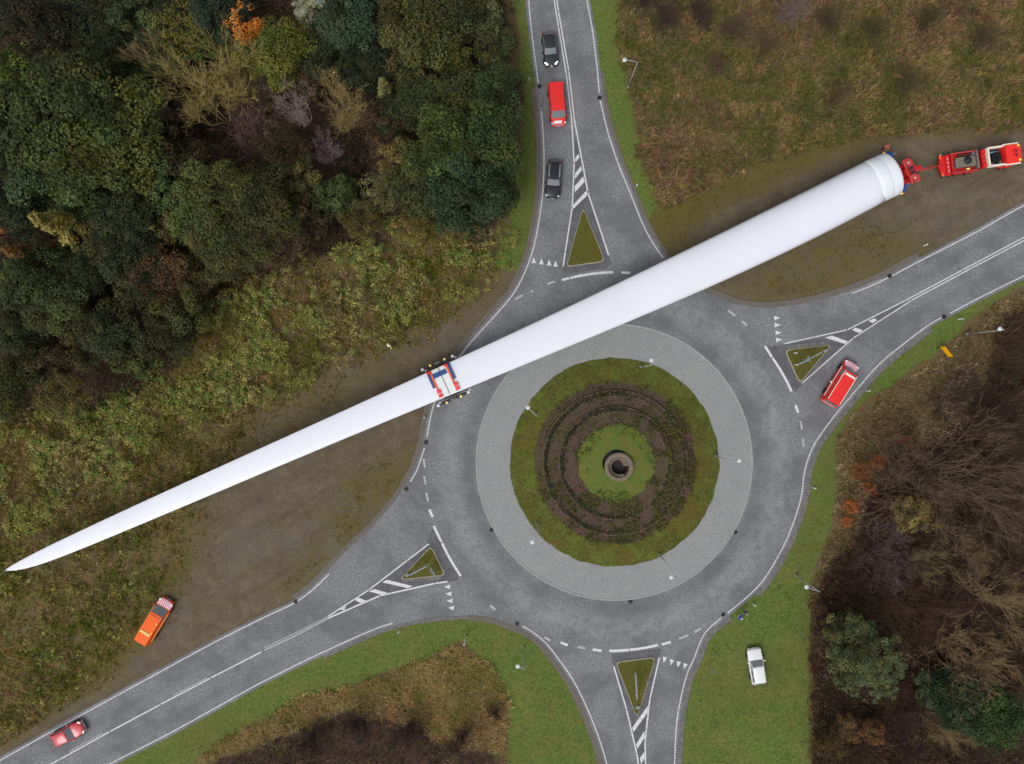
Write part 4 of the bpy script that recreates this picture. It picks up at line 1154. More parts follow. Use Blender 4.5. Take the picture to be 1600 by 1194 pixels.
island_leaves('dead_heather', '', island_zone(60, 127, lambda r, an, a, b: (fbm(a, b, 18, 93, 3) > .44) * .4), 9000,
              [(70,52,44), (58,44,38), (84,64,52)], 74, .2, 5, (.04, .09), .16)
# ------------------------------------------------------------------ wind turbine blade
BU = [(5.5,891),(50,865),(126,829),(201,795),(251,771),(327,737),(400,704),(475,668),(551,635),(626,601),(671,581),(704,565),(760,540),(800,522),(875,486),(951,448),(1026,412),(1101,375),(1200,330),(1260,299),(1326,266),(1362,246)]
BLo = [(6.5,893),(50,886),(100,869),(151,847),(226,819),(302,786),(400,742),(500,702),(601,659),(689,624),(744,601),(800,578),(900,537),(1001,496),(1101,451),(1200,408),(1300,357),(1376,319)]
B0 = np.array([6.0, 892.0]); B1 = np.array([1369.5, 282.5]); BL = np.linalg.norm(B1 - B0); bu = (B1 - B0) / BL; bn = np.array([bu[1], -bu[0]])   # bn points to the upper (north-west) side
def proj(p): q = np.array(p, float) - B0; return q @ bu, q @ bn
ua = np.array([proj(p) for p in BU]); la = np.array([proj(p) for p in BLo])
def fair(tab):
    q = np.polyfit(tab[2:, 0], tab[2:, 1], 4)
    def f(d):
        return float(np.polyval(q, d)) * (1 - math.exp(-d / 26.0))
    return f
fu, fl = fair(ua), fair(la)
t = NT('blade_gelcoat'); oc = t.obj()
n = t.noise(0.12, 4, .6, oc); n2 = t.noise(1.4, 4, .7, oc)
gel = t.fin(t.mix(t.math('MULTIPLY', t.step(n, .4, .7), .35), t.mix(t.math('MULTIPLY', t.step(n2, .5, .8), .12), lin(222, 225, 234), lin(198, 202, 211)), lin(208, 212, 224)), 0.32, 0.5)
t.b.inputs['Coat Weight'].default_value = 0.15
blade = empty('wind_turbine_blade', W(700, 597, 0)); bo = blade.location.copy()
tag(blade, 'huge white wind turbine blade lying across the roundabout', 'turbine blade')
def bz(s):       # height of the blade's axis along its length: 0 tip .. 1 root
    return 4.2 + 1.6 * (1 - s) ** 2
rings = []; ns = 90
for i in range(ns + 1):
    s = (i / ns) ** 1.25 if i < 30 else None
    d = BL * (i / ns)
    if i == 0: d = 0.6
    yu, yl = fu(d), fl(d)
    s = d / BL; cen = (yu + yl) / 2; hw = max((yu - yl) / 2, .5)
    z = bz(s); k = (CAM_H - z) / CAM_H / PPM
    c = W(*(B0 + bu * d + bn * cen), z) - bo
    hwm = hw * k; ratio = float(np.interp(s, [0, .3, .5, .72, .9, 1], [.07, .1, .15, .28, .55, .8])); hz = hwm * ratio
    nv = Vector((bn[0], -bn[1], 0)); rg_ = []
    for q in range(40):
        w = 2 * math.pi * q / 40; ca, sa = math.cos(w), math.sin(w)
        e = float(np.interp(s, [0, .5, .85, 1], [1.25, 1.2, 1.1, 1.05]))
        y = math.copysign(abs(ca) ** 1.0, ca) * hwm; zz = math.copysign(abs(sa) ** (1 / e), sa) * hz
        # crest of the profile sits nearer one edge, as on an airfoil
        y += (1 - min(1, ratio)) * .18 * hwm * max(0, sa) * (1 - abs(ca))
        rg_.append(c + nv * y + Vector((0, 0, zz)))
    rings.append(rg_)
MB().loft(rings).build('shell', gel, blade)
# root: collar and domed transport cover
zr = bz(1); kr = (CAM_H - zr) / CAM_H / PPM
rc = W(*B1, zr) - bo; uv = Vector((bu[0], -bu[1], 0)); nv = Vector((bn[0], -bn[1], 0)); rw = (fu(BL) - fl(BL)) / 2 * kr
roff = (fu(BL) + fl(BL)) / 2 * kr
rc = rc + nv * roff
def root_rings(prof):
    return [[rc + uv * d + nv * (math.cos(2 * math.pi * q / 40) * r) + Vector((0, 0, math.sin(2 * math.pi * q / 40) * r * .85)) for q in range(40)] for d, r in prof]
cover_m = paint('cover_fabric', lin(226, 231, 238), .55, .3, dirt=.06)
cov = MB().loft(root_rings([(-.7, rw * .985), (-.4, rw * 1.003), (.25, rw * 1.01), (.5, rw * 1.0), (.66, rw * .99), (1.0, rw * 1.002), (1.75, rw * .995), (1.98, rw * .96), (2.12, rw * .88), (2.2, rw * .6), (2.22, rw * .05)])).build('root_cover', cover_m, blade)
for dd, rr_ in ((.64, 1.0), (1.85, .995)):
    pts = [rc + uv * dd + nv * (math.cos(w) * rw * rr_) + Vector((0, 0, math.sin(w) * rw * rr_ * .85)) for w in [2 * math.pi * q / 40 for q in range(41)]]
    MB().tube(pts, .035, 6).build('strap', paint('strap_grey', lin(196, 200, 208), .6), cov)
mb = MB().tube([W(*(B0 + bu * 1.2), bz(0)) - bo, W(*(B0 + bu * 4.5), bz(0)) - bo], .05, 6); mb.build('lightning_receptor', paint('steel', lin(150, 150, 152), .4, .5, .6), blade)

# ------------------------------------------------------------------ lorry paints
RED = paint('truck_red', lin(206, 24, 26), .35, .5, coat=.3, dirt=.15)
RED2 = paint('dusty_red', lin(196, 62, 62), .6, .4, dirt=.25)
BRIGHT = paint('bright_red', lin(236, 44, 34), .3, .5, coat=.4, dirt=.06)
DARK = paint('black_steel', lin(34, 36, 46), .5, .4)
GREY = paint('grey_steel', lin(120, 116, 110), .6, .4, dirt=.3)
TYRE = paint('tyre_rubber', lin(30, 30, 31), .85, .2)
RIM = paint('rim_silver', lin(186, 186, 188), .35, .5, .5)
CREAM = paint('cream_white', lin(236, 228, 212), .4, .5)
BLUE = paint('strong_blue', lin(44, 78, 150), .5, .4)
ORANGE = paint('signal_orange', lin(240, 96, 40), .5, .4)
AMBER = glow('amber_lamp', (1.0, .5, .05, 1), .6)
YELLOW = glow('yellow_lamp', (.9, .68, .2, 1), .25)
WHITE = paint('white_plastic', lin(236, 236, 238), .45, .4, dirt=.05)
PAD = paint('white_padding', lin(222, 228, 230), .7, .2)
GLASS = None
t = NT('car_glass'); t.fin((.15, .175, .19, 1), 0.08, 0.6); t.b.inputs['Coat Weight'].default_value = 1.0; GLASS = t.m  # base colour lightened to stand in for sky reflected in the panes
TAIL = paint('tail_red', lin(150, 12, 12), .25, .5)
LAMP = glow('headlamp_lit', (1.0, .95, .96, 1), 1.6)
LAMP0 = paint('headlamp_clear', lin(214, 216, 220), .15, .6)

_wm = {}
def wheel(parent, x, y, r=.33, w=.22, double=False):
    key = (round(r, 2), round(w, 2))
    if key not in _wm:
        tm = MB(); prof = [(r * .62, -w / 2), (r * .93, -w / 2), (r, -w * .3), (r, w * .3), (r * .93, w / 2), (r * .62, w / 2)]
        tm.lathe(prof, 24); tm.v = [(p[0], p[2], p[1]) for p in tm.v]
        rm = MB(); rm.lathe([(.001, .25 * w), (r * .2, .34 * w), (r * .5, .2 * w), (r * .63, .42 * w), (r * .63, -.42 * w), (r * .5, -.2 * w), (r * .2, -.34 * w), (.001, -.25 * w)], 18); rm.v = [(p[0], p[2], p[1]) for p in rm.v]
        _wm[key] = (tm.mesh('tyre'), rm.mesh('rim'))
    o = empty('wheel', (x, y, r)); o.parent = parent
    link('tyre', _wm[key][0], TYRE, o); link('rim', _wm[key][1], RIM, o)
    return o

# ------------------------------------------------------------------ middle trailer with its clamp
BA = math.atan2(-bu[1], bu[0])
tr = empty('blade_trailer', W(701, 595, 0), BA); tag(tr, 'dark steered trailer carrying the middle of the blade', 'trailer')
mb = MB().box((0, 0, 1.05), (4.4, 2.2, .35), ch=.08)
for x in (-3.2, 3.2): mb.box((x, 0, 1.0), (2.4, 1.1, .3), ch=.05)
mb.build('chassis', RED, tr)
for y, s in ((2.38, 1), (-2.3, -1)):
    m2 = MB().box((-.1, y, 2.5), (2.9, .34, .5), ch=.06).box((-.1, y - s * .5, 1.6), (2.2, .3, 1.7), ch=.05)
    fr = m2.build('outrigger', DARK, tr)
    for x in (-1.45, 1.25): MB().box((x, y, 2.86), (.5, .26, .16), ch=.03).build('bracket', DARK, fr)
    for x in (-1.1, .8): MB().lathe([(.16, 0), (.16, .12), (.1, .2), (.001, .22)], 12, (x, y + s * .12, 2.76)).build('work_lamp', YELLOW, fr)
    MB().box((-.3, y + s * .05, 2.83), (.55, .22, .14), ch=.03).box((.1, y + s * .1, 2.82), (.2, .16, .12)).build('control_box', GREY, fr)
    for x in (-2.15, 1.85):
        MB().tube([(x * .68, y, 2.5), (x * .98, y, 2.55), (x, y + s * .02, 2.8)], .05, 6).build('lamp_arm', DARK, fr)
        MB().lathe([(.14, 0), (.2, .08), (.2, .2), (.12, .27), (.001, .28)], 12, (x, y + s * .03, 2.75)).build('marker_lamp', WHITE, fr)
        MB().lathe([(.08, 0), (.13, .05), (.12, .14), (.001, .17)], 10, (x + .3, y - s * .2, 2.7)).build('marker_lamp', WHITE, fr)
MB().box((0, 0, 1.32), (.7, 4.0, .26), ch=.05).build('cross_member', DARK, tr)
for x in (-.95, .75):
    cr = MB().box((x, 0, 2.35), (.45, 1.9, 2.2), taper=.7, ch=.06).build('cradle_post', RED, tr)
    MB().box((x, 0, 3.62), (.55, 2.5, .5), ch=.08).build('saddle', DARK, cr)
for x in (-2.6, -1.2, 1.2, 2.6):
    for y in (-.85, .85): wheel(tr, x, y, .48, .4)
clamp = empty('blade_clamp', W(701, 595, 0), BA); tag(clamp, 'red and blue clamp with white pads strapped over the blade', 'clamp')
# surface of the blade at the clamp, in the clamp's frame
Minv = (Matrix.Translation(clamp.location) @ Matrix.Rotation(BA, 4, 'Z')).inverted()
def surf(x, lift=.05):
    """profile (y, z) of the blade's upper side at local x"""
    best = min(rings, key=lambda r: abs((Minv @ (sum(r, Vector()) / len(r) + bo)).x - x))
    pr = sorted([((Minv @ (p + bo)).y, (Minv @ (p + bo)).z) for p in best[0:21]])
    return np.array(pr), lift
def bow(mb, x, y0, y1, w, lift, th=.08, n=14):
    pr, _ = surf(x)
    lo, hi = pr[0, 0] + .02, pr[-1, 0] - .02
    ys = np.clip(np.linspace(y0, y1, n), lo, hi); zs = np.interp(ys, pr[:, 0], pr[:, 1]) + lift
    vs = []; fs = []
    for yy, z in zip(ys, zs):
        for dx, dz in ((-w / 2, 0), (-w / 2, th), (w / 2, th), (w / 2, 0)): vs.append((x + dx, yy, z + dz))
    for i in range(n - 1):
        for k in range(4):
            l = (k + 1) % 4; fs.append((i * 4 + k, i * 4 + l, (i + 1) * 4 + l, (i + 1) * 4 + k))
    fs += [(0, 3, 2, 1), tuple((n - 1) * 4 + k for k in range(4))]
    # make every face look outwards
    return mb.raw(vs, fs)
SLATE = paint('slate_blue', lin(40, 74, 130), .5, .4); 
bow(MB(), -1.55, 1.75, -.3, .3, .1, .12).build('side_bow', SLATE, clamp); bow(MB(), 1.12, 1.85, -.25, .3, .1, .12).build('side_bow', SLATE, clamp)
bow(MB(), -1.25, 1.8, -.65, .2, .1, .1).build('red_bow', ORANGE, clamp); bow(MB(), .82, 1.85, -.6, .2, .1, .1).build('red_bow', ORANGE, clamp)
for x in (-.66, .33): bow(MB(), x, 1.75, -1.75, .92, .04, .06).build('pad', PAD, clamp)
bow(MB(), -.16, 1.75, -1.8, .06, .1, .03).build('seam', DARK, clamp)
bow(MB(), -.3, 1.3, .72, 1.75, .12, .12, 5).build('cross_beam', SLATE, clamp)
for x in (-1.22, .96):
    for y in (-.85, -1.4): bow(MB(), x, y + .2, y - .22, .5, .12, .14, 4).build('jaw_block', BRIGHT, clamp); bow(MB(), x, y + .02, y - .03, .08, .26, .03, 3).build('bolt_strip', DARK, clamp)
for x in (-1.5, .8): bow(MB(), x, 1.82, 1.5, .42, .24, .1, 4).build('corner_block', BRIGHT, clamp)

# ------------------------------------------------------------------ root dolly
rd = empty('root_dolly', W(1424, 266, 2.6).xy.to_3d(), BA); tag(rd, 'red hydraulic dolly holding the root end of the blade', 'dolly')
for y, xo in ((.98, -.05), (-1.02, -.05)):
    p = MB().box((xo, y, 2.6), (1.15, 1.1, .3), ch=.1).build('deck_plate', RED2, rd)
    MB().lathe([(.11, 0), (.11, .06), (.001, .08)], 10, (xo, y, 2.75)).build('bolt', CREAM, p)
    MB().box((xo + .42, y + .38, 2.79), (.2, .2, .1)).box((xo - .3, y - .4, 2.79), (.2, .12, .08)).build('valve_block', DARK, p)
MB().box((-.05, 0, 2.45), (1.2, .95, .35), ch=.08).box((.65, 0, 2.4), (.5, .7, .3), ch=.08).build('centre_frame', RED, rd)
for y in (-.3, .28): MB().box((.0, y, 2.68), (.62, .26, .14), ch=.03).build('hydraulic_unit', DARK, rd)
MB().tube([(-.5, 0, 2.66), (.5, .02, 2.72)], .05, 6).tube([(-.4, .14, 2.7), (.3, .5, 2.74)], .03, 6).build('hose', DARK, rd)
MB().box((-.2, 0, 1.2), (2.2, 2.6, .6), ch=.1).box((-.3, 0, 1.9), (.8, .8, .9)).build('chassis', RED, rd)
for x in (-.9, .5):
    for y in (-1.05, 1.05): wheel(rd, x, y, .45, .4)
# blue bolting frame against the root flange
rl = (Matrix.Translation(rd.location) @ Matrix.Rotation(BA, 4, 'Z')).inverted() @ (rc + bo + uv * 2.36)
for a0, a1 in ((8, 40), (140, 172)):
    ring = []
    for q in range(9):
        w = R(a0 + (a1 - a0) * q / 8); ring.append((rl.x, rl.y + math.cos(w) * rw * .95, zr + math.sin(w) * rw * .95 - .3))
    mb = MB()
    for q in range(8):
        A_, B_ = Vector(ring[q]), Vector(ring[q + 1]); mid = (A_ + B_) / 2
        mb.tube([A_, B_], .2, 6)
    f_ = mb.build('bolting_frame', BLUE, rd)
    mb = MB()
    for q in range(9): mb.box((ring[q][0] + .22, ring[q][1], ring[q][2]), (.14, .09, .09))
    mb.build('stud_row', paint('stud_steel', lin(170, 176, 190), .4, .5, .5), f_)
for y in (.75, -.75): MB().tube([(-.3, y, 2.3), ((rl.x - .3) * .6, y * 1.2, 2.9), (rl.x - .4, y * 1.5, 3.4)], [.2, .18, .16], 8).build('adapter_beam', RED, rd)
for y in (rl.y + rw * .97, rl.y - rw * .97): MB().box((rl.x - .1, y, zr - .2), (.34, .32, .3), ch=.04).build('warning_lamp', AMBER, rd)
for y in (rl.y + rw * 1.06, rl.y - rw * 1.06): MB().tube([(rl.x - .2, y, zr - .6), (rl.x - .25, y, zr - .1)], .05, 6).build('lamp_post', DARK, rd)
tw = W(1475, 257, 1.2); loc = (Matrix.Translation(rd.location) @ Matrix.Rotation(BA, 4, 'Z')).inverted() @ tw
MB().tube([(.8, .0, 2.1), (1.5, loc.y * .4, 1.6), (loc.x, loc.y, 1.25)], [.17, .14, .1], 8).build('tow_bar', RED2, rd)
MB().box((1.25, -.02, 1.9), (.7, .42, .3), ch=.05).build('tow_yoke', RED, rd)

# ------------------------------------------------------------------ heavy tractor unit
tk = empty('tractor_truck', W(1530.5, 249.5, 1.9).xy.to_3d(), math.atan2(16, 115)); tag(tk, 'red heavy tractor lorry with open engine deck pulling the blade', 'lorry')
MB().box((-.2, 0, 1.0), (8.8, 1.1, .4)).box((-2.3, 0, 1.25), (4.4, 2.4, .25), ch=.05).build('chassis', RED, tk)
cab = MB().loft([[(x, y * wy, z) for y, z in ((-1, .7), (1, .7), (1, 2.2), (.97, 2.75), (.86, 2.98), (-.86, 2.98), (-.97, 2.75), (-1, 2.2))] for x, wy in ((2.62, 1.18), (3.0, 1.2), (4.1, 1.2), (4.45, 1.14))], smooth=False).build('cab', BRIGHT, tk)
MB().slab([(4.47, -1.02, 1.7), (4.47, 1.02, 1.7), (4.44, .94, 2.6), (4.44, -.94, 2.6)], .03).build('windscreen', GLASS, cab)
for s in (1, -1):
    MB().slab([(3.1, s * 1.2, 1.75), (4.1, s * 1.2, 1.75), (4.05, s * 1.2, 2.3), (3.1, s * 1.2, 2.3)][::s], .02).build('side_window', GLASS, cab)
    MB().box((3.5, s * 1.2, 2.62), (1.9, .22, .22), ch=.04).build('roof_rail', CREAM, cab)
    MB().tube([(4.35, s * 1.15, 2.3), (4.5, s * 1.4, 2.35), (4.5, s * 1.4, 1.9)], .05, 6).build('mirror', DARK, cab)
    MB().lathe([(.13, 0), (.13, .1), (.08, .16), (.001, .18)], 10, (4.2, s * .88, 2.97)).build('beacon', AMBER, cab)
    MB().box((4.5, s * .8, 1.1), (.1, .42, .22)).build('headlight', LAMP, cab)
h = MB().box((3.75, 0, 3.02), (.6, .95, .08), ch=.04).build('roof_hatch', RED, cab)
for y in (-.3, .3): MB().box((3.8, y, 3.09), (.22, .16, .05)).build('hatch_latch', DARK, h)
# white framed bay behind the cab
for s in (1, -1): MB().box((1.65, s * 1.1, 2.35), (1.9, .2, .7), ch=.04).build('bay_wall', CREAM, tk)
MB().box((.72, 0, 2.35), (.2, 2.35, .7), ch=.04).build('bay_wall', CREAM, tk)
MB().box((1.65, 0, 1.6), (1.8, 2.0, .5)).build('bay_floor', DARK, tk)
MB().lathe([(.5, 0), (.62, .1), (.62, .5), (.5, .62), (.2, .62), (.2, .5), (.001, .5)], 20, (1.85, -.1, 1.85)).build('spare_wheel', TYRE, tk)
MB().tube([(1.0, -.7, 2.0), (1.0, .7, 2.0)], .16, 10).tube([(1.3, .62, 1.9), (2.4, .7, 1.95)], .12, 8).build('air_tank', paint('tank_blue_grey', lin(120, 140, 160), .35, .5, .4), tk)
MB().box((2.3, -.7, 2.0), (.4, .4, .4), ch=.05).box((1.4, -.78, 1.95), (.5, .25, .3)).build('air_filter', GREY, tk)
# tool lockers, bulkhead
for y, h_ in ((.85, 2.0), (.3, 1.85), (-.28, 1.9), (-.85, 2.02)): MB().box((.35, y, 1.2 + h_ / 4), (.5, .5, h_ / 1.6), ch=.03).build('tool_locker', RED, tk)
for y in (.95, -.95): MB().box((.35, y, 1.96), (.18, .3, .06)).build('locker_lid', CREAM, tk)
MB().box((-.35, .05, 1.75), (.2, 2.2, .9), ch=.03).build('bulkhead', GREY, tk)
# deck with the grey ballast casting
MB().box((-1.75, -.02, 1.75), (2.5, 1.25, .75), ch=.14).build('ballast_casting', paint('cast_grey', lin(124, 116, 100), .7, .3, dirt=.35), tk)
w_ = MB().lathe([(.48, 0), (.48, .1), (.36, .14), (.34, .3), (.16, .32), (.14, .42), (.001, .44)], 24, (-1.6, .08, 2.12)).build('turntable', DARK, tk)
for x, y in ((-2.4, .05), (-.95, .1), (-2.4, -.4), (-.9, -.42)): MB().lathe([(.09, 0), (.09, .06), (.001, .07)], 8, (x, y, 2.12)).build('lifting_eye', GREY, tk)
for s in (1, -1): MB().box((-1.9, s * 1.16, 1.62), (3.1, .14, .6), ch=.03).build('side_board', RED2, tk)
MB().box((-3.35, 0, 1.62), (.16, 2.3, .6), ch=.03).build('tail_board', RED, tk)
for i, (x, y) in enumerate(((-2.3, .86), (-1.95, .92), (-1.6, .85), (-1.25, .92), (-1.0, .84))):
    MB().lathe([(.16, 0), (.17, .25), (.1, .35), (.001, .36)], 10, (x, y, 1.5)).build('rusty_fitting', paint('rust', lin(92, 52, 46), .8, .2), tk)
MB().tube([(-.62, .7, 1.75), (-.62, 1.05, 1.75)], .17, 10).build('air_bottle', paint('tank_blue_grey', lin(120, 140, 160), .35), tk)
MB().box((-1.5, -.92, 1.8), (.42, .2, .2), ch=.03).build('yellow_case', paint('case_yellow', lin(232, 222, 120), .5), tk)
# rear frame and lamps
MB().box((-3.75, 0, 1.4), (.42, 2.4, .4), ch=.04).build('rear_frame', RED, tk)
for y in (.7, .2, -.3, -.8): MB().box((-3.72, y, 1.64), (.2, .3, .08)).build('frame_cap', paint('pale_red', lin(206, 130, 130), .6), tk)
MB().box((-4.35, 0, 1.15), (.35, 2.5, .3), ch=.04).box((-4.5, 0, 1.2), (.5, .42, .4), ch=.04).build('rear_bumper', RED, tk)
for s in (1, -1):
    MB().box((-4.45, s * 1.05, 1.33), (.2, .46, .14)).build('rear_lamp', ORANGE, tk)
    MB().box((-4.15, s * 1.05, 1.3), (.16, .5, .1)).build('step', paint('slate_step', lin(56, 84, 96), .6), tk)
    MB().tube([(-4.5, s * 1.25, 1.3), (-4.5, s * 1.32, 1.7)], .04, 6).build('marker_stalk', CREAM, tk)
    for x in (-3.7, -2.35, -.95, 3.4):
        wheel(tk, x, s * 1.08, .52, .36)
        MB().box((x, s * 1.12, 1.1), (1.15, .34, .08), ch=.03).build('mudguard', RED, tk)
# ------------------------------------------------------------------ cars and vans
def chevron_mat():
    t = NT('chevron_film'); sx = t.new('ShaderNodeSeparateXYZ'); t.l.new(t.obj(), sx.inputs[0])
    v = t.math('ADD', sx.outputs[0], t.math('MULTIPLY', t.math('ABSOLUTE', sx.outputs[1]), -.85))
    f = t.math('FRACT', t.math('MULTIPLY', v, 3.9))
    return t.fin(t.mix(t.step(f, .52, .56), lin(240, 232, 240), lin(206, 46, 86)), .4, .4)
CHEV = chevron_mat()
def interp(xs, tab): return [float(np.interp(xs, [q[0] for q in tab], [q[k] for q in tab])) for k in range(1, len(tab[0]))]

def vehicle(name, label, cat, px, py, vec, L, wid, body, spec, group=None):
    """x forward, y left; spec gives the profile of the body and the glasshouse"""
    w = W(px, py, spec.get('zc', .8)); gz = 0.0
    root = empty(name, (w.x, w.y, spec.get('ground', 0.005)), math.atan2(-vec[1], vec[0])); tag(root, label, cat, group)
    hl, hw = L / 2, wid / 2
    tab = spec['body']            # (x/hl, half width factor, z top)
    xs = sorted(set(list(np.linspace(-1, 1, 27)) + [q[0] for q in tab]))
    rings_ = []
    for u in xs:
        fw, zt = interp(u, tab); y = hw * fw; zl = .28 + .12 * max(0, abs(u) - .9) / .1
        half = [(y * .9, zl), (y * .99, zl + .18), (y, (zl + zt) / 2), (y * .985, zt - .14), (y * .93, zt - .03), (y * .6, zt + .015), (0, zt + .03)]
        ring = [(u * hl, -a, b) for a, b in half] + [(u * hl, a, b) for a, b in half[-2::-1]]
        rings_.append(ring)
    bd = MB().loft(rings_).build('body', body, root)
    # wheel arches: dark discs
    g = spec['glass']             # x of: screen base, screen top, rear top, rear base ; half widths base/roof ; z belt, roof
    xb, xt, rt, rb, wb, wr, zb, zr_ = g
    xb, xt, rt, rb = [q * hl for q in (xb, xt, rt, rb)]; wb *= hw; wr *= hw
    # glasshouse shell
    lo = [(xb, -wb * .93, zb), (xb, wb * .93, zb), (rb, wb * .95, zb), (rb, -wb * .95, zb)]
    nseg = 6
    def bowx(x, y, ww, amt): return x + amt * (1 - (y / ww) ** 2)
    sh = MB(); ringb = []; ringt = []
    yy = [-1, -.6, 0, .6, 1]
    for k in yy: ringb.append((bowx(xb - .06, k, 1, .1), k * wb * .96, zb - .06)); ringt.append((bowx(xt - .05, k, 1, .07), k * wr, zr_ - .03))
    for k in yy[::-1]: ringb.append((bowx(rb, k, 1, -.05), k * wb * .97, zb - .06)); ringt.append((bowx(rt, k, 1, -.04), k * wr, zr_ - .03))
    sh.loft([ringb, ringt], smooth=False); sh.build('pillars', body, root)
    # roof skin with a soft crown
    rf = MB(); vs = []; fs = []; nxr, nyr = 9, 7
    for i in range(nxr):
        u = i / (nxr - 1)
        for j in range(nyr):
            v = -1 + 2 * j / (nyr - 1); x = (xt - .06) * (1 - u) + (rt + .04) * u
            x = bowx(x, v, 1, .07 * (1 - u) - .04 * u); e = max(abs(v), abs(2 * u - 1)) ** 6
            vs.append((x, v * wr * 1.0, zr_ + .035 * (1 - v * v) + .03 * (1 - (2 * u - 1) ** 2) - .03 * e))
    for i in range(nxr - 1):
        for j in range(nyr - 1): fs.append((i * nyr + j, i * nyr + j + 1, (i + 1) * nyr + j + 1, (i + 1) * nyr + j))
    f0 = fs[0]; a_, b_, c_ = [Vector(vs[k]) for k in f0[:3]]
    if (b_ - a_).cross(c_ - a_).z < 0: fs = [tuple(reversed(f)) for f in fs]
    rf.raw(vs, fs, True); roof = rf.build('roof', spec.get('roofmat', body), root)
    # panes
    def pane(nm, pb, pt, wb_, wt_, sgn, zb0, zt0):
        m = MB(); vs = []; fs = []
        for (x, ww, z) in ((pb, wb_, zb0), (pt, wt_, zt0)):
            for k in yy: vs.append((bowx(x, k, 1, .1 * sgn if z == zb0 else .07 * sgn) + sgn * .015, k * ww, z + .012))
        n = len(yy)
        for i in range(n - 1): fs.append((i, i + 1, n + i + 1, n + i) if sgn > 0 else (i + 1, i, n + i, n + i + 1))
        m.raw(vs, fs, True); return m.build(nm, GLASS, root)
    k = spec.get('ws', (.06, .92)); 
    def mixp(a, b, f): return a + (b - a) * f
    pane('windscreen', mixp(xb - .05, xt - .05, k[0]), mixp(xb - .05, xt - .05, k[1]), mixp(wb * .9, wr * .92, k[0]), mixp(wb * .9, wr * .92, k[1]), 1, mixp(zb - .05, zr_ - .03, k[0]), mixp(zb - .05, zr_ - .03, k[1]))
    if spec.get('rearglass', True):
        pane('rear_window', mixp(rb, rt, .12), mixp(rb, rt, .85), mixp(wb * .85, wr * .88, .12), mixp(wb * .85, wr * .88, .85), -1, mixp(zb, zr_ - .03, .12), mixp(zb, zr_ - .03, .85))
    for s in (1, -1):
        for x0, x1 in spec['side']:
            def sp_(x, f):
                yb = wb * .965; return (x, s * mixp(yb, wr, f), mixp(zb - .06, zr_ - .03, f))
            x0h, x1h = x0 * hl, x1 * hl
            cs = [sp_(x0h, .16), sp_(x1h, .16), sp_(min(max(x1h, rt + .1), xt - .12) if x1h > 0 else x1h, .88), sp_(max(x0h, rt + .1), .88)]
            cs = [sp_(x0h, .16), sp_(x1h, .16), sp_(min(x1h, xt - .1), .86), sp_(max(x0h, rt + .12), .86)]
            MB().slab(cs if s < 0 else cs[::-1], .012).build('side_window', GLASS, root)
        # lamps, mirrors, handles
        zf = interp(.93, tab)[1]; hx, hy, hs = spec.get('lamp', (.9, .74, (.34, .26)))
        MB().box((hx * hl, s * hy * hw, interp(hx, tab)[1] - .02), (hs[0], hs[1], .1), rz=-s * R(spec.get('lampa', 38)), ch=.03).build('headlight', spec.get('lampmat', LAMP0), root)
        MB().box((-.965 * hl, s * .78 * hw, .85), (.12, .24, .3), ch=.02).build('tail_light', TAIL, root)
        MB().box(((xb - .28), s * (hw * .99 + .1), zb + .06), (.13, .22, .15), ch=.03).build('mirror', spec.get('mirrormat', body), root)
        for wx in spec['wheels']:
            r_ = spec.get('wr', .33); wheel(root, wx * hl, s * (hw - .055), r_, .22)
            a_ = MB().lathe([(r_ * 1.16, 0), (r_ * 1.16, .012), (.01, .014)], 20).build('wheel_arch', DARK, root)
            a_.rotation_euler = (-s * math.pi / 2, 0, 0); a_.location = (wx * hl, s * (hw * 1.002), r_ + .02)
    for i in range(spec.get('ribs', 0)):
        xr = v_x0 = xt - .7 - i * (xt - rt - 1.1) / max(1, spec['ribs'] - 1)
        MB().box((xr, 0, zr_ + .055), (.05, wr * 1.5, .03), ch=.01).build('roof_rib', body, root)
    bon = spec.get('bonnet')
    if bon:
        x0, x1, wf, m = bon; mbn = MB(); vs = []; fs = []; n = 7
        for i in range(n):
            u = x0 + (x1 - x0) * i / (n - 1); fw, zt = interp(u, tab)
            for v in (-1, -.6, 0, .6, 1): vs.append((u * hl + .06 * (1 - v * v), v * hw * fw * wf, zt + .035 - .045 * abs(v) ** 3))
        for i in range(n - 1):
            for j in range(4): fs.append((i * 5 + j, (i + 1) * 5 + j, (i + 1) * 5 + j + 1, i * 5 + j + 1))
        mbn.raw(vs, fs, True); mbn.build('bonnet', m, root)
    MB().box((hl - .03, 0, .5), (.1, wid * .8, .2), ch=.03).build('front_bumper', spec.get('bumper', body), root)
    MB().box((-hl + .03, 0, .5), (.1, wid * .8, .2), ch=.03).build('rear_bumper', spec.get('bumper', body), root)
    MB().box((hl + .02, 0, .52), (.03, .52, .12)).build('number_plate', WHITE, root)
    MB().box((hl - .06, 0, .66), (.1, wid * .5, .12)).build('grille', DARK, root)
    root_info = dict(root=root, hl=hl, hw=hw, tab=tab, xt=xt, rt=rt, zr=zr_, wr=wr, zb=zb, wb=wb, xb=xb)
    return root_info

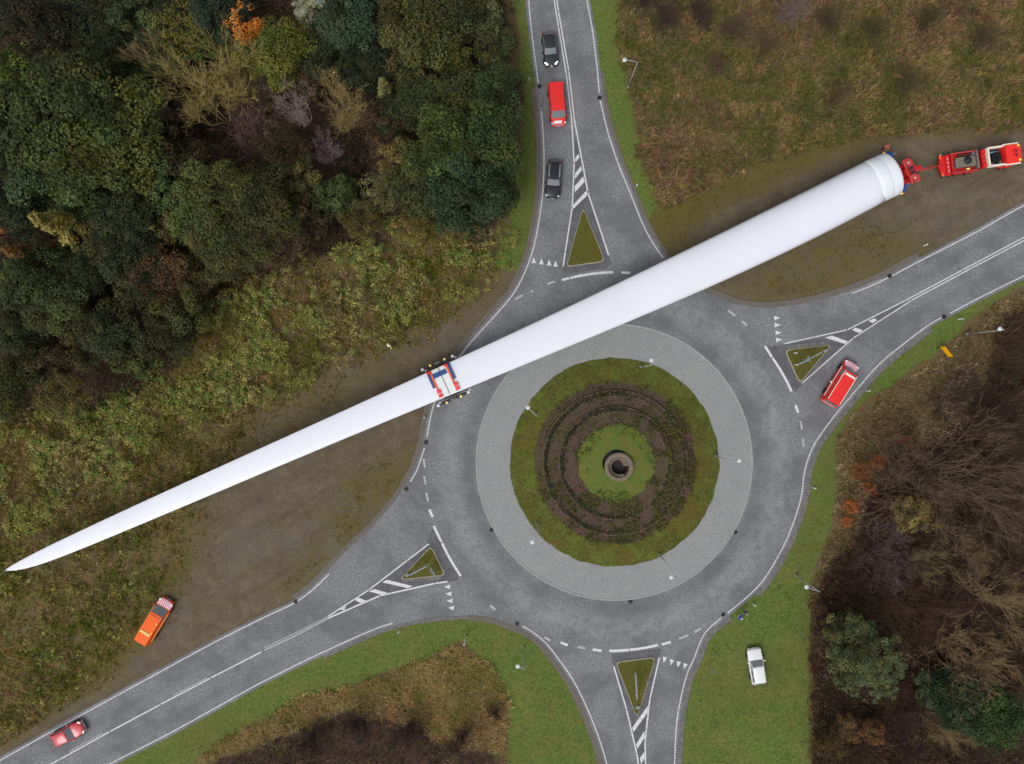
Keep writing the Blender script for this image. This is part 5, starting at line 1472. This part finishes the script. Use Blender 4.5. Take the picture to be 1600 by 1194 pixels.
HATCH = dict(body=[(-1, .82, .92), (-.93, .95, .98), (-.5, 1, .98), (.2, 1, .97), (.5, .99, .93), (.8, .95, .82), (.93, .84, .74), (1, .62, .62)],
             glass=(.36, .02, -.72, -.93, .94, .74, .95, 1.47), side=((-.62, -.22), (-.18, .2)), wheels=(-.62, .62), lamp=(.86, .72, (.42, .2)), lampa=42)
ESTATE = dict(body=[(-1, .84, .98), (-.94, .96, 1.03), (-.5, 1, 1.03), (.2, 1, 1.02), (.5, .99, .99), (.8, .96, .9), (.93, .88, .82), (1, .68, .68)],
              glass=(.38, .07, -.82, -.95, .95, .74, 1.0, 1.62), side=((-.78, -.45), (-.42, -.1), (-.06, .24)), wheels=(-.6, .6), lamp=(.9, .8, (.26, .18)), lampa=35)
SMALL = dict(HATCH); 
BLACK = paint('black_paint', lin(30, 33, 37), .22, .5, coat=.7, dirt=.05)
NAVY = paint('slate_black_paint', lin(30, 32, 41), .25, .4, coat=.4, dirt=.05)
CARWHITE = paint('car_white', lin(228, 230, 230), .28, .5, coat=.5, dirt=.05)
CARRED = paint('car_red', lin(198, 38, 52), .3, .5, coat=.5, dirt=.08)
VANRED = paint('van_red', lin(228, 44, 40), .45, .35, coat=.1, dirt=.06)
VANORANGE = paint('van_orange', lin(236, 94, 0), .5, .25, coat=.0, dirt=.06)

d = dict(HATCH); d.update(lampmat=LAMP, lamp=(.84, .7, (.5, .2)), bonnet=(.38, .9, .86, BLACK))
v = vehicle('black_hatchback', 'black hatchback with bright headlights, topmost car on the road', 'car', 859.5, 77, (4.5, 50), 4.15, 1.78, BLACK, d, 'vehicles waiting on the top road')
MB().box((v['hl'] - .06, 0, .72), (.08, .16, .1)).build('badge', WHITE, v['root'])
d = dict(ESTATE); d.update(lampmat=LAMP0, bonnet=(.42, .92, .88, NAVY))
v = vehicle('dark_estate_car', 'dark estate car with silver roof rails nearest the give way triangles', 'car', 865, 280, (-4.5, 58), 4.62, 1.86, NAVY, d, 'vehicles waiting on the top road')
for s in (1, -1): MB().tube([(v['rt'] + .25, s * v['wr'] * .86, v['zr'] + .02), (v['rt'] + .4, s * v['wr'] * .9, v['zr'] + .1), (v['xt'] - .35, s * v['wr'] * .9, v['zr'] + .1), (v['xt'] - .2, s * v['wr'] * .86, v['zr'] + .02)], .05, 6).build('roof_rail', RIM, v['root'])
d = dict(ESTATE); d.update(lampmat=LAMP0, ground=.09, bonnet=(.4, .9, .86, CARWHITE))
d['glass'] = (.43, .05, -.82, -.96, .95, .72, .98, 1.55)
v = vehicle('white_car', 'white car parked on the green grass', 'car', 1182, 1041, (-9, -56), 4.45, 1.85, CARWHITE, d)
d = dict(HATCH); d.update(lampmat=LAMP0, bonnet=(.36, .9, .84, CARRED), bumper=paint('silver_trim', lin(190, 180, 172), .4, .5))
v = vehicle('red_car', 'small red car driving at the lower left', 'car', 106, 1147, (46, -23), 4.2, 1.82, CARRED, d)

VAN = dict(body=[(-1, .93, 1.15), (-.9, .98, 1.2), (0, 1, 1.2), (.5, 1, 1.2), (.66, .98, 1.16), (.84, .95, 1.02), (.95, .86, .92), (1, .68, .74)],
           glass=(.7, .36, -.93, -.985, .965, .84, 1.16, 1.98), side=((.22, .5),), wheels=(-.58, .62), lamp=(.9, .8, (.3, .2)), lampa=40, wr=.36, zc=1.0, ws=(.1, .97))
d = dict(VAN); d.update(lampmat=LAMP0, ribs=5)
d['glass'] = (.7, .42, -.93, -.985, .965, .82, 1.16, 2.0)
v = vehicle('red_van', 'plain red van on the top road between two dark cars', 'van', 870.5, 163, (6, 68), 5.15, 1.98, VANRED, d, 'vehicles waiting on the top road')
MB().box((.86 * v['hl'], -.1, 1.04), (.32, .95, .03), m=Matrix.Rotation(R(24), 4, 'Y')).build('bonnet_sign', WHITE, v['root'])
MB().box((.985 * v['hl'], 0, .84), (.1, 1.3, .08), ch=.02).build('chrome_strip', RIM, v['root'])
# red escort van with chevrons, taller
d = dict(VAN); d.update(lampmat=WHITE, bonnet=(.72, .97, .9, CHEV), mirrormat=DARK)
d['body'] = [(-1, .94, 1.3), (-.9, .98, 1.35), (0, 1, 1.35), (.5, 1, 1.35), (.66, .98, 1.28), (.84, .95, 1.1), (.95, .88, 1.0), (1, .7, .8)]
d['glass'] = (.73, .48, -.94, -.985, .965, .8, 1.3, 2.45)
v = vehicle('red_escort_van', 'red high roofed escort van with pink and white chevron bonnet', 'van', 1313.5, 598.5, (39, -63), 5.95, 2.05, VANRED, d, 'escort vans with chevron bonnets')
rt_ = v['root']
MB().box((v['xt'] - .42, 0, v['zr'] + .13), (.26, 1.35, .12), ch=.04).build('light_bar', CREAM, rt_)
for s in (1, -1):
    MB().box(((v['xt'] + v['rt']) / 2, s * v['wr'] * .985, v['zr'] - .02), (v['xt'] - v['rt'] - .2, .07, .06)).build('roof_stripe', CREAM, rt_)
    MB().box((-.2, s * (v['hw'] - .0), 1.2), (v['hl'] * 1.5, .06, .1)).build('side_stripe', CREAM, rt_)
MB().box((v['rt'] + 1.0, 0, v['zr'] + .07), (.03, 1.3, .02)).build('roof_seam', RED, rt_)
MB().box((-v['hl'] + .02, 0, .95), (.1, 1.7, .12)).build('rear_stripe', CREAM, rt_)
MB().box((-.55, v['hw'] + .12, 1.2), (.2, .22, .12), ch=.03).build('rear_mirror', WHITE, rt_)
# orange van
d = dict(VAN); d.update(lampmat=WHITE, bonnet=(.7, .97, .92, CHEV), ground=.0)
d['glass'] = (.7, .42, -.93, -.985, .965, .8, 1.16, 1.98)
v = vehicle('orange_escort_van', 'orange van with chevron bonnet parked on the mud', 'van', 241.5, 970.5, (41, -68), 6.0, 2.02, VANORANGE, d, 'escort vans with chevron bonnets')
rt_ = v['root']
MB().box((v['rt'] + 1.45, 0, v['zr'] + .1), (.3, 1.3, .1), ch=.03).build('light_bar', paint('pale_yellow', lin(240, 214, 128), .5), rt_)
MB().box((v['rt'] + 1.45, 0, v['zr'] + .157), (.05, 1.1, .015)).build('bar_seam', paint('ochre_line', lin(196, 160, 60), .5), rt_)
for x in (.3, -1.0): MB().lathe([(.09, 0), (.08, .1), (.001, .13)], 10, (x, -.66, v['zr'] + .05)).build('beacon', AMBER, rt_)
MB().box((v['xt'] - .28, 0, v['zr'] + .05), (.08, 1.3, .02)).build('roof_seam', paint('seam_brown', lin(170, 70, 30), .6), rt_)
for s in (1, -1): MB().box((-.4, s * (v['hw'] - .0), 1.0), (v['hl'] * 1.3, .06, .16)).build('side_stripe', paint('pale_orange', lin(236, 170, 110), .5), rt_)
MB().box((-v['hl'] + .0, .25, 1.5), (.08, .55, .4), ch=.02).build('rear_step', DARK, rt_)

# ------------------------------------------------------------------ street lamps
POLE = paint('galvanised', lin(168, 170, 172), .6, .3, .0)
def gz_at(px, py): 
    w = W(px, py); r = math.hypot(px - RC[0], py - RC[1])
    if r < 163: return float(island_h(np.array(r / PPM)))
    if r < 216: return .08
    return float(ground_z(np.array([w.x]), np.array([w.y]))[0])
HD = MB().lathe([(.001, .0), (.21, .0), (.26, .05), (.26, .09), (.17, .15), (.001, .17)], 20).mesh('lamp_head')
LENS = MB().lathe([(.24, -.02), (.24, .01), (.001, .01)], 16).mesh('lens')
PM = MB().tube([(0, 0, -.3), (0, 0, 3.5), (0, 0, 7.75)], [.07, .055, .038], 8).mesh('pole')
FM = MB().lathe([(.14, -.3), (.14, .35), (.1, .4)], 12).mesh('base_sleeve')
lens_m = paint('lamp_lens', lin(230, 230, 220), .2)
for base, head, label in (
  ((1510,522),(1562,514),'street lamp among dark shrubs right of the yellow sign'),
  ((981,136),(976,94),'street lamp on the verge of the top road'),
  ((1001,573),(1018,563),'street lamp on the island just below the blade'),
  ((836,646),(825,637),'street lamp on the left rim of the island'),
  ((1118,712),(1155,720),'street lamp on the right rim of the island'),
  ((838,815),(832,847),'street lamp on the lower left rim of the island'),
  ((1030,866),(1049,902),'street lamp on the lower right rim of the island'),
  ((1243,899),(1260,917),'street lamp between the green verge and the pine wood'),
  ((818,1011),(809,1041),'street lamp on the grass left of the bottom road arm')):
    b = W(*base); z0 = gz_at(*base); hd = W(head[0], head[1], 7.85)
    root = empty('street_lamp', (b.x, b.y, z0)); tag(root, label, 'street lamp', 'round headed street lamps')
    link('pole', PM, POLE, root); link('base_sleeve', FM, POLE, root)
    e = Vector((hd.x - b.x, hd.y - b.y, 7.85 - z0)); top = Vector((0, 0, 7.72))
    MB().tube([top - Vector((0, 0, .15)), top + Vector((e.x * .25, e.y * .25, .12)), e + Vector((0, 0, .08))], [.05, .04, .035], 6).build('arm', POLE, root)
    h_ = link('lamp_head', HD, paint('lamp_shell', lin(206, 208, 212), .5, .3), root, e); link('lens', LENS, lens_m, h_)

# ------------------------------------------------------------------ marker posts
PO = MB().box((0, 0, .45), (.13, .13, 1.1), taper=.9).mesh('post')
RF = MB().box((0, 0, .82), (.137, .137, .12)).mesh('reflector')
REFL = paint('reflector_grey', lin(210, 204, 190), .3)
for (px, py), label in (((827,126),'white marker post left of the red van on the top road'), ((994,291),'white marker post on the verge right of the top road'),
  ((1443,384),'white marker post on the mud above the right hand road'), ((1498,499),'white marker post on the grass below the right hand road'),
  ((1354,611),'white marker post on the verge beside the red escort van'), ((1270,762),'white marker post on the verge right of the circle'),
  ((1177,944),'white marker post beside the two people on the grass'), ((624,985),'white marker post on the grass below the lower left road'),
  ((1240,552),'upper white marker post on the island beside the red escort van'), ((1242,570),'lower white marker post on the island beside the red escort van'),
  ((1061,562) if False else (664,652),'white marker post left of the circle below the trailer')):
    w = W(px, py); root = empty('marker_post', (w.x, w.y, gz_at(px, py) if (px, py) not in ((1240,552), (1242,570)) else .08)); tag(root, label, 'post', 'white marker posts')
    link('post', PO, WHITE, root); link('reflector', RF, REFL, root)

# ------------------------------------------------------------------ signs
SIGNGREY = paint('sign_back', lin(150, 158, 166), .5, .4, dirt=.15)
t = NT('give_way_face'); sx = t.new('ShaderNodeSeparateXYZ'); t.l.new(t.obj(), sx.inputs[0])
gw_face = t.fin(lin(232, 226, 220), .4)
def give_way_sign(px, py, face, label, z0=.08, side=.9):
    """face: direction (picture) towards the drivers"""
    w = W(px, py); root = empty('give_way_sign', (w.x, w.y, z0), math.atan2(-face[1], face[0])); tag(root, label, 'sign', 'give way signs')
    MB().tube([(0, 0, -.2), (0, 0, 2.75)], .035, 8).build('pole', POLE, root)
    h = side * .866; tri = [(-side / 2, 2.75), (side / 2, 2.75), (0, 2.75 - h)]
    def plate(x0, x1, k, m, nm):
        c = (0, 2.75 - h / 3); p = [(c[0] + (a - c[0]) * k, c[1] + (b - c[1]) * k) for a, b in tri]
        vs = [(x0, a, b) for a, b in p] + [(x1, a, b) for a, b in p]
        return MB().raw(vs, [(0, 1, 2), (5, 4, 3), (0, 3, 4, 1), (1, 4, 5, 2), (2, 5, 3, 0)]).build(nm, m, root)
    plate(.04, .06, 1, SIGNGREY, 'back_plate'); plate(.061, .064, 1, TAIL, 'red_border'); plate(.065, .068, .68, gw_face, 'white_face')
    return root
give_way_sign(1008, 1051, (0, 1), 'give way sign on the island of the bottom road arm')
give_way_sign(1107, 1038, (0, 1), 'give way sign on the grass left of the white car', .1)
give_way_sign(1251, 562, (1, -.3), 'give way sign on the island beside the red escort van')
give_way_sign(678, 887, (-1, .3), 'give way sign on the island of the lower left road arm')
def arrow_board(p0, p1, label, col_=None, z0=1.5, z1=2.2, posts=True):
    a, b = W(*p0, 2.0), W(*p1, 2.0); m = (a + b) / 2; L_ = (b - a).length
    root = empty('direction_board', (m.x, m.y, .08), math.atan2(b.y - a.y, b.x - a.x)); tag(root, label, 'sign', 'direction boards on the islands')
    vs = [(-L_ / 2, 0, z0), (L_ / 2 - .35, 0, z0), (L_ / 2, 0, (z0 + z1) / 2), (L_ / 2 - .35, 0, z1), (-L_ / 2, 0, z1)]
    n = 5; V = [(x, -.05, z) for x, y, z in vs] + [(x, .05, z) for x, y, z in vs]
    MB().raw(V, [tuple(range(n)), tuple(reversed(range(n, 2 * n)))] + [(i, n + i, n + (i + 1) % n, (i + 1) % n) for i in range(n)]).build('board', SIGNGREY, root)
    for x in (-L_ * .3, L_ * .25): MB().tube([(x, .09, -.2), (x, .09, z1)], .035, 6).build('post', POLE, root)
arrow_board((1283,551),(1249,569),'long white direction board on the island beside the red escort van')
arrow_board((641,898),(671,882),'grey direction board on the island of the lower left road arm')
arrow_board((995,1092),(993,1050),'long direction board on the island of the bottom road arm')
arrow_board((680,902),(671,888),'short white board at the kerb of the lower left island', z0=1.0, z1=1.6)
# keep-right beacon at the tips of islands
def frame_base(px, py, label):
    w = W(px, py); root = empty('sign_footing', (w.x, w.y, .08), .5); tag(root, label, 'footing', 'low sign footings on the islands')
    MB().box((0, 0, .12), (.5, .3, .24), ch=.05).build('block', paint('footing_grey', lin(150, 160, 156), .8), root)
    MB().tube([(-.2, 0, .2), (-.2, 0, .6), (.25, 0, .6), (.25, 0, .2)], .035, 6).build('hoop', POLE, root)
frame_base(996, 1104, 'grey sign footing at the lower tip of the bottom island'); frame_base(1289, 548, 'grey sign footing at the right tip of the island by the red escort van'); frame_base(637, 898, 'grey sign footing at the left tip of the lower left island')
# tall white pole on the lower grass
w = W(728, 993); o = empty('white_pole', (w.x, w.y, gz_at(728, 993))); tag(o, 'tall thin white pole on the grass below the lower left give way triangles', 'pole')
MB().tube([(0, 0, -.2), (0, 0, 3.5)], [.07, .05], 8).build('shaft', WHITE, o); MB().lathe([(.1, 3.45), (.1, 3.6), (.001, 3.65)], 10).build('cap', WHITE, o)
# yellow information sign
p0, p1 = W(1463,543.5,0), W(1474,557.5,0); m = (p0 + p1) / 2; L_ = (p1 - p0).length
o = empty('yellow_sign', (m.x, m.y, 0), math.atan2(p1.y - p0.y, p1.x - p0.x)); tag(o, 'yellow road sign on two black posts at the right verge', 'sign')
MB().box((0, 0, 1.55), (L_ + .15, .05, 1.05)).build('panel', paint('sign_yellow', lin(250, 184, 14), .45, .3, dirt=.04), o)
for s in (-1, 1): MB().tube([(s * (L_ / 2 - .05), .05, -.3), (s * (L_ / 2 - .05), .05, 2.0)], .05, 8).build('post', DARK, o)

# ------------------------------------------------------------------ people
SKIN = paint('skin', lin(206, 160, 136), .6, .3, dirt=.05)
def person(px, py, face, label, jacket, trousers, head_m, arms, helmet=True, hair=None, z0=0.0, extra=None):
    w = W(px, py, 1.0); root = empty('person', (w.x, w.y, z0), math.atan2(-face[1], face[0])); tag(root, label, 'person')
    V = []; E = []; Rr = []
    def vtx(p, r, par=None):
        V.append(p); Rr.append(r if hasattr(r, '__len__') else (r, r))
        if par is not None: E.append((par, len(V) - 1))
        return len(V) - 1
    pel = vtx((0, 0, .98), (.16, .14)); sp = vtx((.01, 0, 1.2), (.18, .15), pel); ch = vtx((0, 0, 1.4), (.2, .16), sp); nk = vtx((.01, 0, 1.53), .065, ch)
    hd = vtx((.03, 0, 1.63), (.095, .1), nk); vtx((.03, 0, 1.76), (.075, .085), hd)
    for s in (1, -1):
        hip = vtx((0, s * .1, .92), .1, pel); kn = vtx((.04 * s + .03, s * .12, .5), .07, hip); an = vtx((.06 * s - .02, s * .13, .1), .05, kn); vtx((.06 * s + .16, s * .14, .05), .045, an)
        sh = vtx((0, s * .22, 1.43), .095, ch); el, hn = arms[0 if s > 0 else 1]
        e_ = vtx(el, .062, sh); wr_ = vtx(hn, .036, e_); d_ = (Vector(hn) - Vector(el)).normalized()
        pm = Vector(hn) + d_ * .07; pa = vtx(tuple(pm), (.038, .022), wr_)
        side = d_.cross(Vector((0, 0, 1))); side = side.normalized() if side.length > .1 else Vector((1, 0, 0))
        for k, ln in ((-1.5, .06), (-.5, .075), (.5, .07), (1.5, .055)):
            f1 = vtx(tuple(pm + d_ * .045 + side * k * .019), .0095, pa); vtx(tuple(pm + d_ * (.045 + ln) + side * k * .02 - Vector((0, 0, .02))), .008, f1)
        th = vtx(tuple(Vector(hn) + d_ * .05 + side * .045), .011, wr_); vtx(tuple(Vector(hn) + d_ * .09 + side * .065), .009, th)
    me = bpy.data.meshes.new('body'); me.from_pydata(V, E, []); ob = bpy.data.objects.new('body', me); col.objects.link(ob)
    sm = ob.modifiers.new('skin', 'SKIN'); sm.use_smooth_shade = True
    for i, r in enumerate(Rr): me.skin_vertices[0].data[i].radius = r
    me.skin_vertices[0].data[0].use_root = True
    sb = ob.modifiers.new('sub', 'SUBSURF'); sb.levels = 1; sb.render_levels = 1
    dg = bpy.context.evaluated_depsgraph_get(); nm = bpy.data.meshes.new_from_object(ob.evaluated_get(dg))
    ob.modifiers.clear(); ob.data = nm; ob.parent = root
    for m_ in (jacket, trousers, SKIN, DARK): nm.materials.append(m_)
    hands = [Vector(a[1]) for a in arms]
    for p in nm.polygons:
        c = p.center; k = 0
        if c.z < .12: k = 3
        elif c.z < .95 and not any((c - h).length < .35 for h in hands): k = 1
        if c.z > 1.52 and math.hypot(c.x, c.y) < .16: k = 2
        if any((c - h).length < .17 and (c - h).dot(Vector(arms[i][1]) - Vector(arms[i][0])) > -.005 for i, h in enumerate(hands)): k = 2
        p.material_index = k
    if helmet:
        h_ = MB().lathe([(.135, 1.7), (.125, 1.705), (.12, 1.76), (.1, 1.81), (.055, 1.845), (.001, 1.855)], 16, (.03, 0, 0)).build('helmet', head_m, root)
        MB().box((.17, 0, 1.71), (.1, .18, .015)).build('peak', head_m, h_)
    else:
        MB().lathe([(.09, 1.66), (.106, 1.71), (.1, 1.77), (.06, 1.815), (.001, 1.825)], 14, (-.012, 0, 0)).build('hair', hair, root)
    # face
    MB().box((.135, 0, 1.66), (.035, .025, .04), ch=.005).build('nose', SKIN, ob)
    for s in (1, -1): MB().box((.125, s * .035, 1.69), (.012, .022, .012)).build('eye', DARK, ob)
    # reflective bands of the jacket
    if extra: MB().lathe([(.2, 1.1), (.205, 1.12), (.2, 1.15)], 16).build('reflective_band', extra, root); [MB().tube([(.13, s * .12, 1.2), (.1, s * .13, 1.5), (-.1, s * .13, 1.5), (-.13, s * .12, 1.2)], .022, 5).build('reflective_band', extra, root) for s in (1, -1)]
    return root
HV = paint('hi_vis_yellow', lin(226, 234, 96), .6, .3); HO = paint('hi_vis_red', lin(232, 92, 84), .6, .3)
JB = paint('blue_jacket', lin(40, 96, 190), .7, .2); JP = paint('grey_purple_jacket', lin(84, 84, 116), .7, .2); TB = paint('dark_trousers', lin(44, 44, 54), .8, .2)
BAND = paint('reflective_silver', lin(232, 230, 226), .3, .5)
rest = (((-.02, .3, 1.18), (.08, .31, .95)), ((-.02, -.3, 1.18), (.08, -.31, .95)))
hold = (((.05, .3, 1.2), (.28, .16, 1.22)), ((.05, -.3, 1.2), (.28, -.14, 1.24)))
wide_ = (((0, .36, 1.22), (.16, .42, 1.05)), ((0, -.34, 1.22), (.2, -.3, 1.1)))
person(609, 540, (-.6, .5), 'worker in yellow jacket and white helmet standing on the mud', HV, TB, WHITE, wide_, z0=.0, extra=BAND)
person(1383.5, 230, (.4, .8), 'worker in red and white jacket beside the blade root', HO, TB, HO, hold, z0=.0, extra=BAND)
person(1156.5, 964, (-.7, -.5), 'person in a bright blue jacket on the grass near the white car', JB, TB, WHITE, hold, helmet=False, hair=paint('fair_hair', lin(214, 204, 190), .7), z0=.08)
person(1165, 957, (-.7, -.5), 'person in a grey purple jacket beside the one in blue', JP, TB, WHITE, rest, helmet=False, hair=paint('grey_hair', lin(150, 146, 146), .7), z0=.08)
